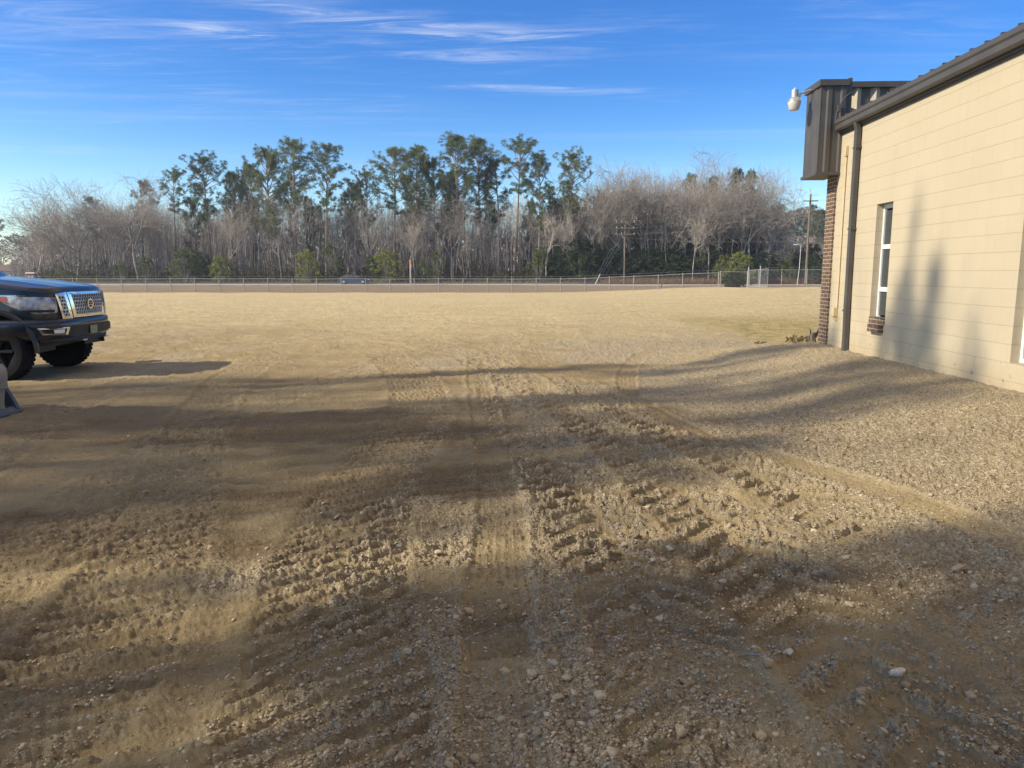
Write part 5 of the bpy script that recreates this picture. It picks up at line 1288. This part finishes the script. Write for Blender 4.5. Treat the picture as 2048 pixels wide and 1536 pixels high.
    def mesh_region(ylo, yhi, z0, z1, nx, nzr):
        hz = (z1 - z0) / nzr; 
        for r in range(nzr + 1): 
            z = z0 + r * hz
            if r % 2 == 0: bar(ylo(z), z, yhi(z), z, .024, .026)
        for r in range(nzr):
            za_, zb_ = z0 + r * hz, z0 + (r + 1) * hz; 
            for k in range(nx + 1):
                f0 = (k + (.5 if r % 2 else 0)) / nx
                if f0 > 1: continue
                ya = ylo(za_) + (yhi(za_) - ylo(za_)) * f0; w = (yhi(za_) - ylo(za_)) / nx
                bar(ya, za_, max(min(ya + w * .30, yhi(zb_)), ylo(zb_)), zb_, .017)
            bar(ylo(zb_), zb_, yhi(zb_), zb_, .014)
    mesh_region(lambda z: -(.40 + .065 * (z - .935) / .31), lambda z: (.40 + .065 * (z - .935) / .31), .935, 1.245, 12, 6)
    mesh_region(lambda z: .535 + .065 * (z - .915) / .32, lambda z: .635 + .065 * (z - .915) / .32, .915, 1.235, 2, 6)
    mesh_region(lambda z: -(.635 + .065 * (z - .915) / .32), lambda z: -(.535 + .065 * (z - .915) / .32), .915, 1.235, 2, 6)
    ms.build('grille_mesh', mat('satin_grille_metal', (.50, .52, .54), .3, .45), gr_)
    # badge: ring, bar and lettering
    bx = pt(0, 1.09, .05)[0]; ring = MB(); N_ = 28; V = []
    for k in range(N_):
        t = 2 * math.pi * k / N_
        for r_, dx in ((.082, 0), (.082, .012), (.062, .012), (.062, 0)): V.append((bx + dx, r_ * math.cos(t), 1.09 + r_ * math.sin(t)))
    ring.add(V, [(k * 4 + j, ((k + 1) % N_) * 4 + j, ((k + 1) % N_) * 4 + (j + 1) % 4, k * 4 + (j + 1) % 4) for k in range(N_) for j in range(4)])
    ring.box(bx + .002, bx + .018, -.095, .095, 1.072, 1.108); ring.build('badge', M['chrome'], gr_)
    fc = bpy.data.curves.new('lettering', 'FONT'); fc.body = 'NISSAN'; fc.size = .040; fc.align_x = 'CENTER'; fc.align_y = 'CENTER'; fc.extrude = .001
    fo = bpy.data.objects.new('tmp', fc); C.objects.link(fo); bpy.context.view_layer.update()
    tm = bpy.data.meshes.new_from_object(fo.evaluated_get(bpy.context.evaluated_depsgraph_get())); bpy.data.objects.remove(fo)
    tm.transform(Matrix.Translation((bx + .0195, 0, 1.09)) @ Matrix.Rotation(R(90), 4, 'Z') @ Matrix.Rotation(R(90), 4, 'X')); obj('badge_lettering', tm, M['plastic'], gr_)
    # plate and corner step
    px_ = pt(0, .7, .078)[0]; MB().box(px_, px_ + .012, -.11, .11, .62, .75).build('license_plate', M['plate'], T, bevel=.004)
    MB().box(px_ - .15, px_ + .05, .30, .42, .535, .56).box(px_ - .15, px_ + .05, -.42, -.30, .535, .56).build('tow_hook', M['chrome'], T, bevel=.01)
    # wheel arch trims and wheels
    for s_ in (-1, 1):
        for cx in (WX, RX):
            ar = MB(); V = []; n = 22
            for k in range(n + 1):
                t = R(-2) + R(184) * k / n; 
                for rr, o in ((.555, -.05), (.555, .03), (.60, .035), (.625, .005)):
                    V.append((cx + rr * math.cos(t), s_ * (PB_ + o), WZ + rr * math.sin(t)))
            ar.add(V, [(k * 4 + j, k * 4 + j + 1, k * 4 + 5 + j, k * 4 + 4 + j) for k in range(n) for j in range(3)]); ar.build('wheel_arch', M['paint'], T, True)
            ln = MB(); V = []
            for k in range(n + 1):
                t = R(-2) + R(184) * k / n
                for yy in (s_ * .94, s_ * .45): V.append((cx + .56 * math.cos(t), yy, WZ + .56 * math.sin(t)))
            ln.add(V, [(k * 2, k * 2 + 1, k * 2 + 3, k * 2 + 2) for k in range(n)]); ln.build('arch_liner', M['plastic'], T)
            w_ = MB(); o = (0, 0, 0); pr_ = [(.26, -.12), (.30, -.145), (.40, -.145), (.43, -.115), (.44, -.08), (.44, .08), (.43, .115), (.40, .145), (.30, .145), (.26, .12)]
            w_.lathe(pr_, 40, 'y')
            for k in range(40):
                t = 2 * math.pi * k / 40
                for yy in (-.105, .04):
                    c, q = math.cos(t + (.08 if yy > 0 else 0)), math.sin(t + (.08 if yy > 0 else 0)); V = []
                    for rr in (.436, .449):
                        for dt in (-.045, .045):
                            for y2 in (yy, yy + .07): V.append((rr * math.cos(t + dt), y2, rr * math.sin(t + dt)))
                    w_.add(V, [(4, 5, 7, 6), (0, 4, 6, 2), (1, 3, 7, 5), (0, 1, 5, 4), (2, 6, 7, 3)])
            wh = empty('wheel', (cx, s_ * .865, WZ), 0); wh.parent = T
            if cx == WX: wh.rotation_euler = (0, 0, R(-4))
            w_.build('tyre', M['rubber'], wh, True)
            rm_ = MB().lathe([(.001, s_ * .10), (.06, s_ * .105), (.075, s_ * .08), (.20, s_ * .055), (.25, s_ * .11), (.27, s_ * .12), (.265, s_ * -.1), (.001, s_ * -.1)], 30, 'y')
            for k in range(6):
                t = 2 * math.pi * k / 6; rm_.tube([(.05 * math.cos(t), s_ * .10, .05 * math.sin(t)), (.25 * math.cos(t), s_ * .105, .25 * math.sin(t))], [.03, .04], 5)
            rm_.build('rim', M['rubber'] if cx > -2 else M['galv'], wh, True)
truck()

# ------------------------------------------------------------------ skid loader at the left edge (x forward)
LD = empty('skid_loader', (-5.58, 7.46, gz(-5.7, 8.2)), 0, 'compact loader at the left edge, only its steel bucket corner in view', 'loader')
def loader():
    W = .93
    bp = [(0, .0), (-.06, .035), (-.50, .05), (-.62, .12), (-.66, .30), (-.60, .62), (-.56, .62), (-.62, .30), (-.585, .14), (-.5, .075), (-.06, .06)]
    MB().prism([(x, z) for x, z in bp], -W + .02, W - .02, 'xz').build('bucket', M['steel'], LD, bevel=.004)
    for s_ in (-1, 1):
        MB().prism([(-.02, .0), (-.05, .10), (-.26, .50), (-.55, .66), (-.66, .36), (-.63, .1), (-.5, .04)], s_ * W - .012, s_ * W + .012, 'xz').build('bucket_side', M['steel'], LD)
    MB().box(-.16, .03, -W - .01, W + .01, -.012, .018).build('cutting_edge', M['steel'], LD, bevel=.004)
    MB().prism([(-.02, .02), (-.055, .11), (-.27, .51), (-.30, .50), (-.09, .09), (-.07, .02)], W - .03, W + .022, 'xz').build('side_cutter', M['steel'], LD)
    # dusty rounded strut with a collar that stands in the bucket mouth
    MB().lathe([(.001, .565), (.035, .555), (.06, .52), (.07, .46), (.068, .40), (.06, .345)], 20, o=(-.07, .74, 0)).lathe([(.05, .285), (.045, .23), (.03, .12), (.035, .04), (.001, .04)], 18, o=(-.09, .74, 0)).build('lift_strut', M['dust'], LD, True)
    MB().lathe([(.055, .345), (.068, .342), (.07, .325), (.062, .32), (.07, .312), (.068, .29), (.05, .285)], 20, o=(-.075, .74, 0)).build('strut_collar', M['dust'], LD, True)
    for s_ in (-1, 1):
        a = MB(); rect_sweep(a, [(-.75, s_ * .62, .2), (-.85, s_ * .66, .7), (-1.2, s_ * .68, 1.15), (-2.9, s_ * .70, 1.5)], .07, .05); a.build('lift_arm', M['loader'], LD)
        for x in (-1.25, -2.35):
            w_ = MB().lathe([(.12, -.12), (.36, -.13), (.40, -.09), (.40, .09), (.36, .13), (.12, .12)], 26, 'y', (x, s_ * .72, .40)).build('tyre', M['rubber_dust'], LD, True)
            MB().lathe([(.001, -.10), (.2, -.1), (.22, -.06), (.22, .06), (.2, .1), (.001, .1)], 20, 'y', (x, s_ * .72, .40)).build('wheel_rim', M['dust'], LD, True)
    MB().prism([(-1.0, .25), (-.95, .6), (-1.25, .85), (-2.1, .9), (-2.95, 1.15), (-3.05, .3)], -.55, .55, 'xz').build('body', M['loader'], LD, bevel=.03)
    cb = MB()
    for s_ in (-1, 1):
        for x0_, x1_ in ((-1.25, -1.45), (-2.2, -2.2)): cb.tube([(x0_, s_ * .45, .85), (x1_, s_ * .43, 1.95)], .04, 8)
    cb.box(-2.3, -1.38, -.5, .5, 1.93, 2.0).box(-2.24, -2.2, -.45, .45, .9, 1.93); cb.build('cab', M['plastic'], LD)
    MB().box(-2.1, -1.7, -.25, .25, .9, 1.05).box(-2.15, -2.05, -.25, .25, 1.05, 1.5).build('seat', M['plastic'], LD, bevel=.03)
loader()

# unseen timber post, invented to cast the long shadow across the lot
tp_ = empty('added_shadow_post', (-7.9, 5.03, gz(-7.9, 5.03)), .2, 'unseen timber post added left of the dirt lot to cast a long shadow', 'post')
MB().tube([(0, 0, -.3), (0, 0, 1.6), (.02, 0, 3.05)], [.12, .11, .10], 12).build('post_shaft', M['wood'], tp_, True)
MB().lathe([(.001, 3.12), (.07, 3.09), (.10, 3.051), (.001, 3.051)], 12).build('post_cap', M['wood'], tp_, True)

# ------------------------------------------------------------------ trees left of the lot that throw the dappled shade
SHG = 'trees standing left of the lot whose shade falls on it'
shade = [(PINE[1], -22, -3.5, 18.5, .6), (PINE[3], -26, -1.2, 18, .55), (BARE[1], -26, 2.6, 22.5, .5), (PINE[3], -24, -5.4, 20, .7),
         (PINE[3], -29, 1.2, 24, .34), (PINE[3], -19, -2.2, 13, .6), (BARE[6], -19, -4.6, 13, .7), (BARE[2], -29, .2, 25, .5), (PINE[3], -31, 3.4, 24.3, .26), (PINE[3], -31, -1.6, 24.2, .3)]
for i, (pr_, x, y, h, wd) in enumerate(shade):
    place(pr_, x, y, h, 'tall roadside tree standing left of the gravel lot near the loader', i * 1.7, wd, SHG, z=0)

# ------------------------------------------------------------------ air
hm = bpy.data.materials.new('pale_air'); hm.use_nodes = True; nt = hm.node_tree; nt.nodes.clear()
vp = nt.nodes.new('ShaderNodeVolumePrincipled'); vp.inputs['Density'].default_value = HAZE; vp.inputs['Color'].default_value = (.80, .88, 1.0, 1); vp.inputs['Anisotropy'].default_value = .3
no = nt.nodes.new('ShaderNodeOutputMaterial'); nt.links.new(vp.outputs[0], no.inputs['Volume'])
tag(MB().box(-290, 290, -60, 300, -3.0, 34).build('haze', hm), kind='stuff', label='thin blue air between the camera and the far wood', cat='haze')
